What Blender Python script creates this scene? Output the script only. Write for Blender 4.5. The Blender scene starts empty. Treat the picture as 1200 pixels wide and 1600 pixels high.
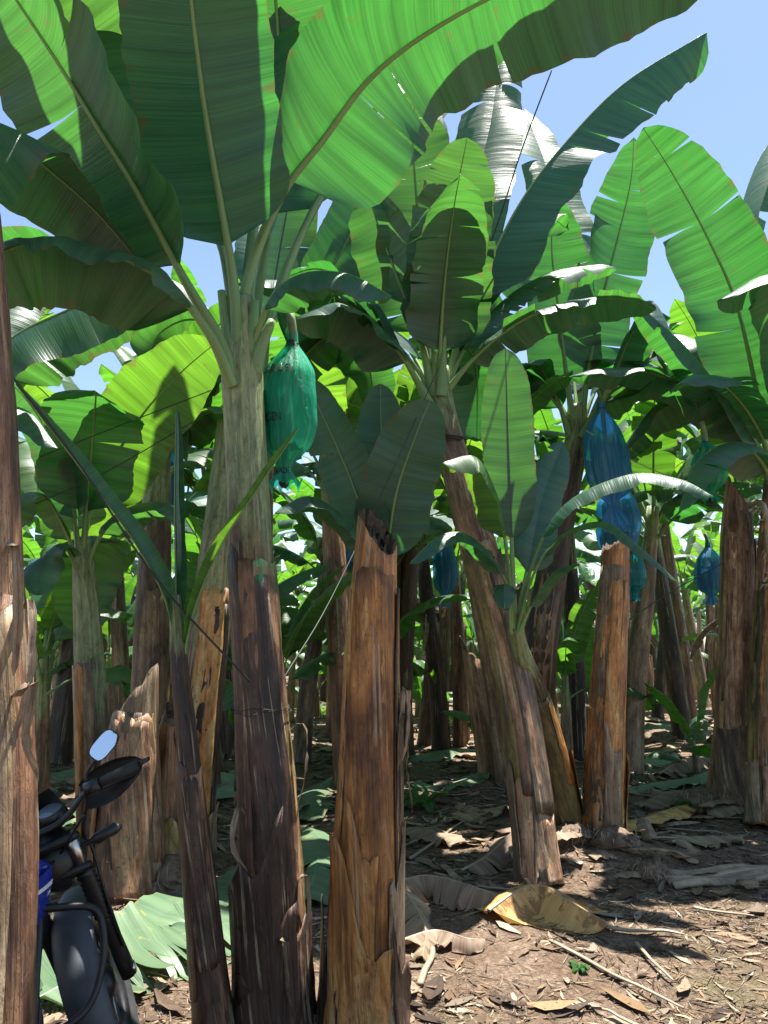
import bpy, math, random
import numpy as np
from mathutils import Vector, Matrix, Euler

# ------------------------------------------------------------------ camera, sky, sun, exposure
sc = bpy.context.scene
COL = sc.collection
CAM_H, PITCH, FPX = 1.45, math.radians(9.8), 1155.0
cam = bpy.data.cameras.new('camera')
cam.sensor_fit = 'VERTICAL'; cam.sensor_height = 36.0; cam.lens = 36.0 * FPX / 1600.0
cam.clip_start = 0.05; cam.clip_end = 2000
camo = bpy.data.objects.new('camera', cam); COL.objects.link(camo)
camo.location = (0, 0, CAM_H); camo.rotation_euler = (math.radians(90) + PITCH, 0, 0)
sc.camera = camo

SUN_EL, SUN_AZ = math.radians(75), math.radians(40)       # azimuth clockwise from +Y (ahead)
world = bpy.data.worlds.new('World'); sc.world = world; world.use_nodes = True
wn = world.node_tree; wn.nodes.clear()
sky = wn.nodes.new('ShaderNodeTexSky'); sky.sky_type = 'NISHITA'; sky.sun_disc = False
sky.sun_elevation = SUN_EL; sky.sun_rotation = SUN_AZ
sky.air_density = 1.0; sky.dust_density = 0.4; sky.ozone_density = 0.6
bg = wn.nodes.new('ShaderNodeBackground'); bg.inputs[1].default_value = 0.068
wo = wn.nodes.new('ShaderNodeOutputWorld')
wn.links.new(sky.outputs[0], bg.inputs[0]); wn.links.new(bg.outputs[0], wo.inputs[0])
sun = bpy.data.lights.new('sun', 'SUN'); sun.energy = 5.0; sun.angle = math.radians(0.5); sun.color = (1.0, 0.96, 0.88)
suno = bpy.data.objects.new('sun', sun); COL.objects.link(suno)
SUND = Vector((math.sin(SUN_AZ) * math.cos(SUN_EL), math.cos(SUN_AZ) * math.cos(SUN_EL), math.sin(SUN_EL)))
suno.rotation_euler = SUND.to_track_quat('Z', 'Y').to_euler(); suno.location = SUND * 50
vs = sc.view_settings
vs.view_transform = 'Standard'; vs.look = 'None'; vs.exposure = 1.82; vs.gamma = 1.0; vs.use_curve_mapping = False
sc.render.engine = 'CYCLES'
sc.cycles.max_bounces = 12; sc.cycles.diffuse_bounces = 8; sc.cycles.transmission_bounces = 8; sc.cycles.glossy_bounces = 3
sc.cycles.transparent_max_bounces = 8
sc.cycles.use_denoising = True
sc.cycles.sample_clamp_indirect = 6.0

# ------------------------------------------------------------------ coordinates
_f = np.array((0, math.cos(PITCH), math.sin(PITCH))); _u = np.array((0, -math.sin(PITCH), math.cos(PITCH))); _r = np.array((1., 0, 0))
def at(px, py, Y):
    """world point seen at photo pixel (px,py), at world depth Y"""
    d = _r * (px - 600) / FPX + _u * (800 - py) / FPX + _f
    return np.array((0, 0, CAM_H)) + d * (Y / d[1])
def gp(px, py):
    """ground point (z=0) at photo pixel"""
    d = _r * (px - 600) / FPX + _u * (800 - py) / FPX + _f
    p = np.array((0, 0, CAM_H)) + d * (-CAM_H / d[2])
    return np.array((p[0], p[1], 0.0))
def ppm(Y): return FPX / Y          # rough pixels per metre at a depth

# ------------------------------------------------------------------ node helpers and materials
def new_mat(name):
    m = bpy.data.materials.new(name); m.use_nodes = True
    nt = m.node_tree; nt.nodes.clear()
    out = nt.nodes.new('ShaderNodeOutputMaterial')
    return m, nt, out
class NB:
    def __init__(s, nt): s.nt = nt
    def n(s, typ, **kw):
        nd = s.nt.nodes.new('ShaderNode' + typ)
        for k, v in kw.items():
            if k.startswith('i_'):
                key = k[2:]
                key = int(key) if key.isdigit() else key.replace('_', ' ')
                nd.inputs[key].default_value = v
            else: setattr(nd, k, v)
        return nd
    def l(s, a, b): s.nt.links.new(a, b)
    def mapped(s, src, scale, loc=(0, 0, 0)):
        m = s.n('Mapping'); m.inputs['Scale'].default_value = scale; m.inputs['Location'].default_value = loc
        s.l(src, m.inputs['Vector']); return m.outputs[0]
    def noise(s, vec, scale, detail=4, rough=.55, dist=0.0):
        n = s.n('TexNoise'); n.inputs['Scale'].default_value = scale; n.inputs['Detail'].default_value = detail
        n.inputs['Roughness'].default_value = rough; n.inputs['Distortion'].default_value = dist
        if vec is not None: s.l(vec, n.inputs['Vector'])
        return n.outputs['Fac']
    def ramp(s, fac, stops, interp='LINEAR'):
        r = s.n('ValToRGB'); r.color_ramp.interpolation = interp
        e = r.color_ramp.elements
        while len(e) > 1: e.remove(e[-1])
        e[0].position = stops[0][0]; e[0].color = (*stops[0][1], 1)
        for p, c in stops[1:]:
            x = e.new(p); x.color = (*c, 1)
        s.l(fac, r.inputs[0]); return r.outputs[0]
    def mix(s, fac, a, b, blend='MIX'):
        m = s.n('MixRGB', blend_type=blend)
        for i, v in ((0, fac), (1, a), (2, b)):
            if hasattr(v, 'links'): s.l(v, m.inputs[i])
            elif i == 0: m.inputs[0].default_value = v
            else: m.inputs[i].default_value = (*v, 1)
        return m.outputs[0]
    def math(s, op, a, b=0.0):
        m = s.n('Math', operation=op)
        for i, v in ((0, a), (1, b)):
            if hasattr(v, 'links'): s.l(v, m.inputs[i])
            else: m.inputs[i].default_value = v
        return m.outputs[0]
    def bump(s, h, strength, dist=.01):
        b = s.n('Bump'); b.inputs['Strength'].default_value = strength; b.inputs['Distance'].default_value = dist
        s.l(h, b.inputs['Height']); return b.outputs[0]

def leaf_material(name, dark, light, trans, gloss=.5, rough=.36, tw=.5, blemish=(.12, .1, .03), blem=.62):
    m, nt, out = new_mat(name); b = NB(nt)
    uv = b.n('UVMap').outputs[0]
    vein = b.noise(b.mapped(uv, (105, .9, 1)), 1.0, 3, .6)
    pleat = b.noise(b.mapped(uv, (16, .8, 1), (3, 7, 0)), 1.0, 2, .5)
    big = b.noise(b.mapped(uv, (3.0, 2.2, 1), (11, 2, 0)), 1.0, 3, .5)
    info = b.n('ObjectInfo').outputs['Random']
    fac = b.math('ADD', b.math('MULTIPLY', vein, .45), b.math('MULTIPLY', pleat, .55))
    fac2 = b.ramp(fac, [(.38, (0, 0, 0)), (.60, (1, 1, 1))])
    col = b.mix(fac2, dark, light)
    hs = b.n('HueSaturation'); hs.inputs['Saturation'].default_value = .86
    b.l(b.math('ADD', b.math('MULTIPLY', info, .035), .483), hs.inputs['Hue'])
    b.l(b.math('ADD', b.math('MULTIPLY', big, .5), b.math('ADD', b.math('MULTIPLY', info, .3), .6)), hs.inputs['Value'])
    b.l(col, hs.inputs['Color'])
    spots = b.noise(b.mapped(uv, (9, 5, 1), (1, 30, 0)), 1.0, 6, .7)
    sp = b.ramp(spots, [(blem, (0, 0, 0)), (blem + .05, (1, 1, 1))])
    edge = b.n('Attribute', attribute_name='fresh').outputs['Fac']
    en = b.noise(b.mapped(uv, (11, 3, 1), (4, 60, 0)), 1.0, 5, .65)
    em = b.ramp(b.math('ADD', b.math('MULTIPLY', edge, .5), b.math('MULTIPLY', en, .5)), [(.735, (0, 0, 0)), (.76, (1, 1, 1))])
    sp = b.math('MAXIMUM', sp, em)
    base = b.mix(b.math('MULTIPLY', sp, .7), hs.outputs[0], blemish)
    tr = b.mix(fac2, tuple(c * .52 for c in trans), trans)
    tr2 = b.mix(b.math('MULTIPLY', sp, .6), tr, blemish)
    hs2 = b.n('HueSaturation'); b.l(tr2, hs2.inputs['Color'])
    b.l(b.math('ADD', b.math('MULTIPLY', info, .03), .485), hs2.inputs['Hue'])
    b.l(b.math('ADD', b.math('MULTIPLY', big, .5), .75), hs2.inputs['Value'])
    p = b.n('BsdfPrincipled'); b.l(base, p.inputs['Base Color'])
    p.inputs['Roughness'].default_value = rough; p.inputs['Specular IOR Level'].default_value = gloss
    hgt = b.math('ADD', b.math('MULTIPLY', vein, .5), pleat)
    nb = b.bump(hgt, .55, .012); b.l(nb, p.inputs['Normal'])
    t = b.n('BsdfTranslucent'); b.l(hs2.outputs[0], t.inputs['Color'])
    mx = b.n('MixShader'); mx.inputs[0].default_value = tw
    b.l(p.outputs[0], mx.inputs[1]); b.l(t.outputs[0], mx.inputs[2]); b.l(mx.outputs[0], out.inputs[0])
    return m
M = {}
M['leaf'] = leaf_material('banana_leaf', (.020, .096, .066), (.036, .130, .080), (.060, .235, .028), gloss=.9, rough=.40, tw=.5)
M['leaf_young_lit'] = leaf_material('young_lit_banana_leaf', (.035, .12, .035), (.065, .18, .045), (.125, .33, .02), gloss=.85, rough=.42, tw=.57)  # young leaves; on mature ones its brighter colour stands in for backlight
M['leaf_cut'] = leaf_material('cut_banana_leaf', (.07, .15, .075), (.13, .22, .10), (.14, .3, .05), gloss=.5, rough=.4, tw=.25, blemish=(.25, .2, .06), blem=.58)
M['leaf_pale'] = leaf_material('pale_cut_leaf', (.06, .125, .06), (.12, .19, .085), (.12, .24, .05), gloss=.5, rough=.42, tw=.25, blemish=(.3, .26, .1), blem=.58)
M['leaf_yellow'] = leaf_material('yellow_dead_leaf', (.46, .20, .035), (.62, .34, .07), (.5, .26, .04), gloss=.25, rough=.6, tw=.2, blemish=(.16, .07, .03), blem=.49)
M['leaf_dry'] = leaf_material('dry_brown_leaf', (.16, .10, .06), (.31, .22, .14), (.2, .12, .05), gloss=.2, rough=.7, tw=.15, blemish=(.07, .04, .025), blem=.6)
M['leaf_fern'] = leaf_material('fern_leaf', (.04, .13, .03), (.06, .18, .04), (.2, .5, .03), gloss=.3, rough=.5, tw=.45)

def simple(name, col, rough=.5, metal=0.0, spec=.5, noise=0.0, nscale=30, bump=0.0, coat=0.0):
    m, nt, out = new_mat(name); b = NB(nt)
    p = b.n('BsdfPrincipled'); p.inputs['Roughness'].default_value = rough
    p.inputs['Metallic'].default_value = metal; p.inputs['Specular IOR Level'].default_value = spec
    p.inputs['Coat Weight'].default_value = coat
    if noise or bump:
        tc = b.n('TexCoord').outputs['Object']
        nf = b.noise(tc, nscale, 5, .6)
        c = b.mix(b.ramp(nf, [(.3, (0, 0, 0)), (.7, (1, 1, 1))]), tuple(x * (1 - noise) for x in col), tuple(min(1, x * (1 + noise)) for x in col))
        b.l(c, p.inputs['Base Color'])
        if bump: b.l(b.bump(nf, bump, .004), p.inputs['Normal'])
    else: p.inputs['Base Color'].default_value = (*col, 1)
    b.l(p.outputs[0], out.inputs[0]); return m

def rib_material(name, c0, c1, tw=.2):
    m, nt, out = new_mat(name); b = NB(nt)
    uv = b.n('UVMap').outputs[0]
    n = b.noise(b.mapped(uv, (2.5, 25, 1)), 1.0, 4, .6)
    col = b.mix(b.ramp(n, [(.3, (0, 0, 0)), (.7, (1, 1, 1))]), c0, c1)
    sp = b.ramp(b.noise(b.mapped(uv, (14, 30, 1)), 1.0, 5, .7), [(.62, (0, 0, 0)), (.68, (1, 1, 1))])
    col = b.mix(b.math('MULTIPLY', sp, .5), col, (.06, .05, .03))
    p = b.n('BsdfPrincipled'); b.l(col, p.inputs['Base Color']); p.inputs['Roughness'].default_value = .42
    b.l(b.bump(n, .3, .004), p.inputs['Normal'])
    t = b.n('BsdfTranslucent'); b.l(col, t.inputs['Color'])
    mx = b.n('MixShader'); mx.inputs[0].default_value = tw
    b.l(p.outputs[0], mx.inputs[1]); b.l(t.outputs[0], mx.inputs[2]); b.l(mx.outputs[0], out.inputs[0]); return m
M['rib'] = rib_material('leaf_midrib', (.14, .25, .09), (.24, .36, .14))
M['rib_dry'] = rib_material('dry_midrib', (.16, .12, .08), (.42, .34, .24), .05)

def trunk_material(name, ramp_cols, greens=((.14, .18, .075), (.32, .37, .18)), rough=.44, rot=.7):
    m, nt, out = new_mat(name); b = NB(nt)
    uvr = b.n('UVMap').outputs[0]
    info = b.n('ObjectInfo').outputs['Random']
    off = b.n('CombineXYZ'); b.l(b.math('MULTIPLY', info, 37.0), off.inputs[0]); b.l(b.math('MULTIPLY', info, 91.0), off.inputs[1])
    va = b.n('VectorMath', operation='ADD'); b.l(uvr, va.inputs[0]); b.l(off.outputs[0], va.inputs[1])
    uv = va.outputs[0]
    warp = b.noise(b.mapped(uv, (6, 2.5, 1)), 1.0, 3, .5)
    fib = b.noise(b.mapped(uv, (110, 3.2, 1)), 1.0, 4, .6, .3)
    mid = b.noise(b.mapped(uv, (26, 1.3, 1)), 1.0, 5, .6, .4)
    big = b.noise(b.mapped(uv, (7, 1.6, 1)), 1.0, 4, .6, .6)
    f = b.math('ADD', b.math('ADD', b.math('MULTIPLY', fib, .16), b.math('MULTIPLY', mid, .36)), b.math('MULTIPLY', big, .73))
    f = b.math('ADD', f, b.math('MULTIPLY', b.math('SUBTRACT', info, .5), .16))
    f = b.math('SUBTRACT', f, .125)
    col = b.ramp(f, ramp_cols)
    gcol = b.mix(b.ramp(mid, [(.35, (0, 0, 0)), (.65, (1, 1, 1))]), greens[0], greens[1])
    at_ = b.n('Attribute', attribute_name='fresh')
    gf = b.math('ADD', at_.outputs['Fac'], b.math('MULTIPLY', b.math('SUBTRACT', big, .5), 1.3))
    gfr = b.ramp(gf, [(.42, (0, 0, 0)), (.66, (1, 1, 1))])
    col = b.mix(gfr, col, gcol)
    mott = b.noise(b.mapped(uv, (34, 13, 1), (5, 77, 0)), 1.0, 7, .72, .5)
    col = b.mix(.85, col, b.ramp(mott, [(.30, (.35, .33, .32)), (.47, (.85, .85, .85)), (.56, (1.0, 1.0, 1.0)), (.72, (1.5, 1.45, 1.35))]), 'MULTIPLY')
    speck = b.noise(b.mapped(uv, (120, 42, 1), (15, 7, 0)), 1.0, 3, .6)
    col = b.mix(b.math('MULTIPLY', b.math('MULTIPLY', b.ramp(speck, [(.60, (0, 0, 0)), (.66, (1, 1, 1))]), b.ramp(big, [(.45, (0, 0, 0)), (.6, (1, 1, 1))])), .8), col, (.015, .011, .009))
    peel = b.noise(b.mapped(uv, (48, .75, 1), (21, 40, 0)), 1.0, 4, .62, .35)
    pl2 = b.noise(b.mapped(uv, (9, 3.0, 1), (2, 14, 0)), 1.0, 3, .6)
    pm = b.math('MULTIPLY', b.ramp(peel, [(.575, (0, 0, 0)), (.60, (1, 1, 1))]), b.ramp(pl2, [(.46, (0, 0, 0)), (.58, (1, 1, 1))]))
    col = b.mix(b.math('MULTIPLY', pm, .75), col, (.40, .31, .21))
    # dark rot blotches and cracks
    bl = b.noise(b.mapped(uv, (16, 5, 1), (50, 9, 0)), 1.0, 6, .68)
    col = b.mix(b.math('MULTIPLY', b.ramp(bl, [(.50, (0, 0, 0)), (.74, (1, 1, 1))]), rot), col, (.02, .014, .011))
    crack = b.noise(b.mapped(uv, (60, 1.1, 1), (9, 3, 0)), 1.0, 2, .4)
    cr = b.ramp(b.math('ABSOLUTE', b.math('SUBTRACT', crack, .5)), [(0.0, (1, 1, 1)), (.012, (0, 0, 0))])
    col = b.mix(b.math('MULTIPLY', cr, .3), col, (.03, .018, .012))
    p = b.n('BsdfPrincipled'); b.l(col, p.inputs['Base Color'])
    b.l(b.math('ADD', b.math('MULTIPLY', mid, .3), rough - .15), p.inputs['Roughness'])
    p.inputs['Specular IOR Level'].default_value = .4
    h = b.math('ADD', b.math('ADD', b.math('MULTIPLY', fib, .6), b.math('MULTIPLY', mott, .9)), b.math('ADD', mid, b.math('MULTIPLY', cr, -.5)))
    b.l(b.bump(h, .7, .012), p.inputs['Normal'])
    b.l(p.outputs[0], out.inputs[0]); return m
RB = [(.30, (0.032, 0.018, 0.016)), (.42, (0.113, 0.058, 0.036)), (.52, (0.259, 0.132, 0.073)), (.62, (0.459, 0.277, 0.153)), (.74, (0.620, 0.479, 0.317)), (.9, (0.620, 0.620, 0.507))]
RG = [(.30, (0.039, 0.029, 0.021)), (.42, (0.117, 0.075, 0.047)), (.54, (0.260, 0.176, 0.104)), (.66, (0.429, 0.325, 0.208)), (.8, (0.572, 0.468, 0.338))]
RD = [(.30, (0.012, 0.009, 0.008)), (.45, (0.035, 0.023, 0.018)), (.58, (0.085, 0.046, 0.031)), (.72, (0.194, 0.111, 0.072)), (.88, (0.351, 0.253, 0.174))]
RO = [(.30, (0.077, 0.028, 0.013)), (.42, (0.249, 0.098, 0.027)), (.54, (0.513, 0.231, 0.068)), (.66, (0.620, 0.397, 0.151)), (.8, (0.620, 0.596, 0.334))]
M['trunk'] = trunk_material('trunk_brown', RB)
M['trunk_grey'] = trunk_material('trunk_grey_brown', RG)
M['trunk_dark'] = trunk_material('trunk_dark', RD)
M['trunk_orange'] = trunk_material('trunk_orange', RO)
M['trunk_olive'] = trunk_material('trunk_olive', [(.30, (.03, .022, .012)), (.42, (.085, .06, .022)), (.54, (.19, .14, .045)), (.66, (.30, .22, .08)), (.8, (.40, .32, .16))])
M['sheath_pale'] = trunk_material('sheath_pale_dry', [(.3, (.14, .10, .07)), (.5, (.30, .22, .15)), (.7, (.42, .33, .24)), (.9, (.5, .42, .34))], rough=.75, rot=.25)
M['fibre'] = simple('cut_fibre', (.06, .035, .018), .9, noise=.7, nscale=60, bump=.8)
M['root'] = simple('root_clod', (.13, .088, .06), .95, noise=.6, nscale=25, bump=.9)
M['cord'] = simple('dark_cord', (.02, .025, .022), .7)
M['cord_pale'] = simple('pale_cord', (.32, .29, .22), .8)

def ground_material():
    m, nt, out = new_mat('plantation_soil'); b = NB(nt)
    pos = b.n('NewGeometry').outputs['Position']
    big = b.noise(pos, .55, 4, .6); mid = b.noise(pos, 4.0, 6, .65, .5); fine = b.noise(pos, 38.0, 6, .7, .6); grit = b.noise(pos, 160.0, 3, .6)
    c1 = b.ramp(fine, [(.28, (.06, .041, .030)), (.44, (.16, .110, .078)), (.58, (.27, .195, .14)), (.75, (.40, .32, .24))])
    c2 = b.ramp(fine, [(.3, (.06, .039, .026)), (.55, (.165, .108, .072)), (.8, (.28, .195, .135))])
    col = b.mix(b.ramp(mid, [(.4, (0, 0, 0)), (.6, (1, 1, 1))]), c2, c1)
    moss = b.math('MULTIPLY', b.ramp(b.noise(pos, .9, 4, .6), [(.56, (0, 0, 0)), (.68, (1, 1, 1))]), .5)
    col = b.mix(moss, col, (.09, .11, .035))
    col = b.mix(b.ramp(grit, [(.45, (0, 0, 0)), (.7, (.35, .35, .35))]), col, (.26, .2, .15))
    p = b.n('BsdfPrincipled'); b.l(col, p.inputs['Base Color']); p.inputs['Roughness'].default_value = .95; p.inputs['Specular IOR Level'].default_value = .15
    h = b.math('ADD', b.math('MULTIPLY', mid, .8), b.math('ADD', fine, b.math('MULTIPLY', grit, .3)))
    b.l(b.bump(h, 1.0, .03), p.inputs['Normal']); b.l(p.outputs[0], out.inputs[0]); return m
M['ground'] = ground_material()

def litter_material():
    m, nt, out = new_mat('leaf_litter'); b = NB(nt)
    c = b.n('Attribute', attribute_name='tint')
    pos = b.n('NewGeometry').outputs['Position']
    n = b.noise(pos, 90, 3, .6)
    col = b.mix(.6, c.outputs['Color'], b.mix(n, (.3, .3, .3), (1.5, 1.5, 1.5)), 'MULTIPLY')
    p = b.n('BsdfPrincipled'); b.l(col, p.inputs['Base Color']); p.inputs['Roughness'].default_value = .8; p.inputs['Specular IOR Level'].default_value = .25
    b.l(b.bump(n, .5, .004), p.inputs['Normal']); b.l(p.outputs[0], out.inputs[0]); return m
M['litter'] = litter_material()

def bag_material(name, c, cpale, tr=.22):
    m, nt, out = new_mat(name); b = NB(nt)
    uv = b.n('UVMap').outputs[0]
    st = b.noise(b.mapped(uv, (26, 1.6, 1)), 1.0, 4, .6, .8)
    wr = b.noise(b.mapped(uv, (7, 9, 1)), 1.0, 4, .6, 1.2)
    col = b.mix(b.ramp(st, [(.46, (0, 0, 0)), (.66, (.9, .9, .9))]), c, cpale)  # pale streaks paint highlights into the film colour
    p = b.n('BsdfPrincipled'); b.l(col, p.inputs['Base Color']); p.inputs['Roughness'].default_value = .45
    crk = b.noise(b.mapped(uv, (38, 22, 1)), 1.0, 3, .6, 1.5)
    b.l(b.bump(b.math('ADD', b.math('ADD', st, wr), b.math('MULTIPLY', crk, .4)), .6, .012), p.inputs['Normal'])
    t = b.n('BsdfTranslucent'); b.l(col, t.inputs['Color'])
    m1 = b.n('MixShader'); m1.inputs[0].default_value = .5; b.l(p.outputs[0], m1.inputs[1]); b.l(t.outputs[0], m1.inputs[2])
    tp = b.n('BsdfTransparent'); tp.inputs[0].default_value = (*[min(1, x * 2.2 + .15) for x in c], 1)
    m2 = b.n('MixShader'); m2.inputs[0].default_value = tr; b.l(m1.outputs[0], m2.inputs[1]); b.l(tp.outputs[0], m2.inputs[2])
    b.l(m2.outputs[0], out.inputs[0]); return m
M['bag_green'] = bag_material('green_plastic', (.012, .36, .23), (.16, .6, .46), tr=.36)
M['bag_blue'] = bag_material('blue_plastic', (.05, .28, .62), (.26, .5, .8), tr=.34)
M['bag_teal'] = bag_material('teal_plastic', (.02, .32, .38), (.14, .5, .55))
M['ink'] = simple('black_print', (.006, .02, .018), .5)
M['banana'] = simple('green_banana', (.10, .19, .03), .45, noise=.3, nscale=12)
M['flower'] = simple('dried_blossom', (.03, .02, .015), .9, noise=.5, nscale=60)
M['stalk'] = simple('bunch_stalk', (.12, .17, .06), .6, noise=.3, nscale=20)
M['black_plastic'] = simple('black_plastic', (.012, .013, .014), .42, noise=.2, nscale=40)
M['rubber'] = simple('tyre_rubber', (.022, .022, .024), .75, noise=.35, nscale=30, bump=.2)
M['grey_plastic'] = simple('dusty_grey_plastic', (.05, .057, .068), .6, noise=.25, nscale=14)
M['steel'] = simple('brushed_steel', (.5, .48, .46), .28, metal=1.0)
M['dark_metal'] = simple('dark_metal', (.03, .03, .033), .4, metal=.6, noise=.2)
M['blue_paint'] = simple('blue_paint', (.008, .03, .30), .22, coat=.6)
M['white_paint'] = simple('white_decal', (.7, .72, .75), .3)
M['mirror'] = simple('mirror_glass', (.9, .92, .93), .02, metal=1.0)
M['glass_dark'] = simple('gauge_glass', (.12, .15, .18), .1)
M['seat'] = simple('seat_vinyl', (.015, .015, .016), .55, noise=.2, bump=.1)

# ------------------------------------------------------------------ mesh helpers
def mesh_from(name, V, F, mats, uv=None, midx=None, smooth=True, attr=None, tint=None):
    me = bpy.data.meshes.new(name)
    me.from_pydata(np.asarray(V, float).tolist() if not isinstance(V, list) else V, [], F if isinstance(F, list) else F.tolist())
    for m in mats: me.materials.append(M[m])
    if midx is not None: me.polygons.foreach_set('material_index', np.asarray(midx, np.int32))
    if smooth: me.polygons.foreach_set('use_smooth', np.ones(len(me.polygons), bool))
    if uv is not None:
        ul = me.uv_layers.new(name='UVMap')
        li = np.empty(len(me.loops), np.int32); me.loops.foreach_get('vertex_index', li)
        ul.data.foreach_set('uv', np.asarray(uv, np.float32)[li].ravel())
    if attr is not None:
        a = me.attributes.new('fresh', 'FLOAT', 'POINT'); a.data.foreach_set('value', np.asarray(attr, np.float32))
    if tint is not None:
        a = me.attributes.new('tint', 'FLOAT_COLOR', 'POINT'); a.data.foreach_set('color', np.asarray(tint, np.float32).ravel())
    me.update(); return me
def link(name, me, parent=None, origin=None):
    o = bpy.data.objects.new(name, me); COL.objects.link(o)
    if parent is not None: o.parent = parent
    return o
def tag(o, label=None, cat=None, group=None, kind=None):
    if label: o['label'] = label
    if cat: o['category'] = cat
    if group: o['group'] = group
    if kind: o['kind'] = kind
    return o
def empty(name, loc, label=None, cat=None, group=None):
    o = bpy.data.objects.new(name, None); COL.objects.link(o); o.location = Vector(loc); o.empty_display_size = .1
    return tag(o, label, cat, group)
def nrm(v):
    v = np.asarray(v, float); n = np.linalg.norm(v, axis=-1, keepdims=True); return v / np.maximum(n, 1e-9)
def catmull(P, n):
    P = np.asarray(P, float)
    if len(P) == 2:
        return P[0] + (P[1] - P[0]) * np.linspace(0, 1, n)[:, None]
    Q = np.vstack((2 * P[0] - P[1], P, 2 * P[-1] - P[-2]))
    out = []
    k = 24
    for i in range(len(P) - 1):
        p0, p1, p2, p3 = Q[i:i + 4]
        t = np.linspace(0, 1, k, endpoint=False)[:, None]
        out.append(.5 * (2 * p1 + (p2 - p0) * t + (2 * p0 - 5 * p1 + 4 * p2 - p3) * t ** 2 + (3 * p1 - p0 - 3 * p2 + p3) * t ** 3))
    D = np.vstack(out + [P[-1:]])
    s = np.concatenate(([0], np.cumsum(np.linalg.norm(np.diff(D, axis=0), axis=1))))
    q = np.linspace(0, s[-1], n)
    return np.stack([np.interp(q, s, D[:, i]) for i in range(3)], 1)
def wob(rng, n=3, f=1.0):
    a = [(rng.uniform(.5, 1), rng.uniform(.6, 1.7) * f * (i + 1), rng.uniform(0, 6.28)) for i in range(n)]
    tot = sum(x[0] / (i + 1) for i, x in enumerate(a))
    return lambda t: sum(A / (i + 1) * np.sin(w * np.asarray(t) * 6.28 + p) for i, (A, w, p) in enumerate(a)) / tot

def grid_faces(nr, nc, off=0, closed=False):
    a = np.arange(nr - 1)[:, None] * nc; c = np.arange(nc if closed else nc - 1)[None, :]
    c2 = (c + 1) % nc
    f = np.stack((a + c, a + c2, a + nc + c2, a + nc + c), -1).reshape(-1, 4) + off
    return f.tolist()

def tube_geo(P, R, nseg=8, up=(0, 0, 1), flat=1.0, cap=True, off=0):
    """tube along polyline P with radii R -> V, F, UV (local)"""
    P = np.asarray(P, float); n = len(P); R = np.broadcast_to(np.asarray(R, float), (n,))
    T = nrm(np.gradient(P, axis=0)); up = np.asarray(up, float)
    N = up - (T @ up)[:, None] * T
    bad = np.linalg.norm(N, axis=1) < .15
    if bad.any():
        u2 = np.array((1., .2, 0)); N[bad] = u2 - (T[bad] @ u2)[:, None] * T[bad]
    N = nrm(N); S = np.cross(T, N)
    th = np.linspace(0, 2 * np.pi, nseg, endpoint=False)
    V = P[:, None] + R[:, None, None] * (np.cos(th)[None, :, None] * S[:, None] + flat * np.sin(th)[None, :, None] * N[:, None])
    F = grid_faces(n, nseg, off, True)
    if cap:
        F.append([off + i for i in range(nseg)][::-1]); F.append([off + (n - 1) * nseg + i for i in range(nseg)])
    s = np.concatenate(([0], np.cumsum(np.linalg.norm(np.diff(P, axis=0), axis=1))))
    UV = np.stack((np.repeat(s, nseg), np.tile(th * .02, n)), 1)
    return V.reshape(-1, 3), F, UV
def tube_obj(name, P, R, mat, parent=None, nseg=8, n=None, o=(0, 0, 0), **k):
    if n: P = catmull(P, n); R = np.interp(np.linspace(0, 1, n), np.linspace(0, 1, len(np.atleast_1d(R))), np.atleast_1d(R)) if np.ndim(R) else R
    V, F, UV = tube_geo(P, R, nseg, **k)
    return link(name, mesh_from(name, V - np.asarray(o), F, [mat], UV), parent)

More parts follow.
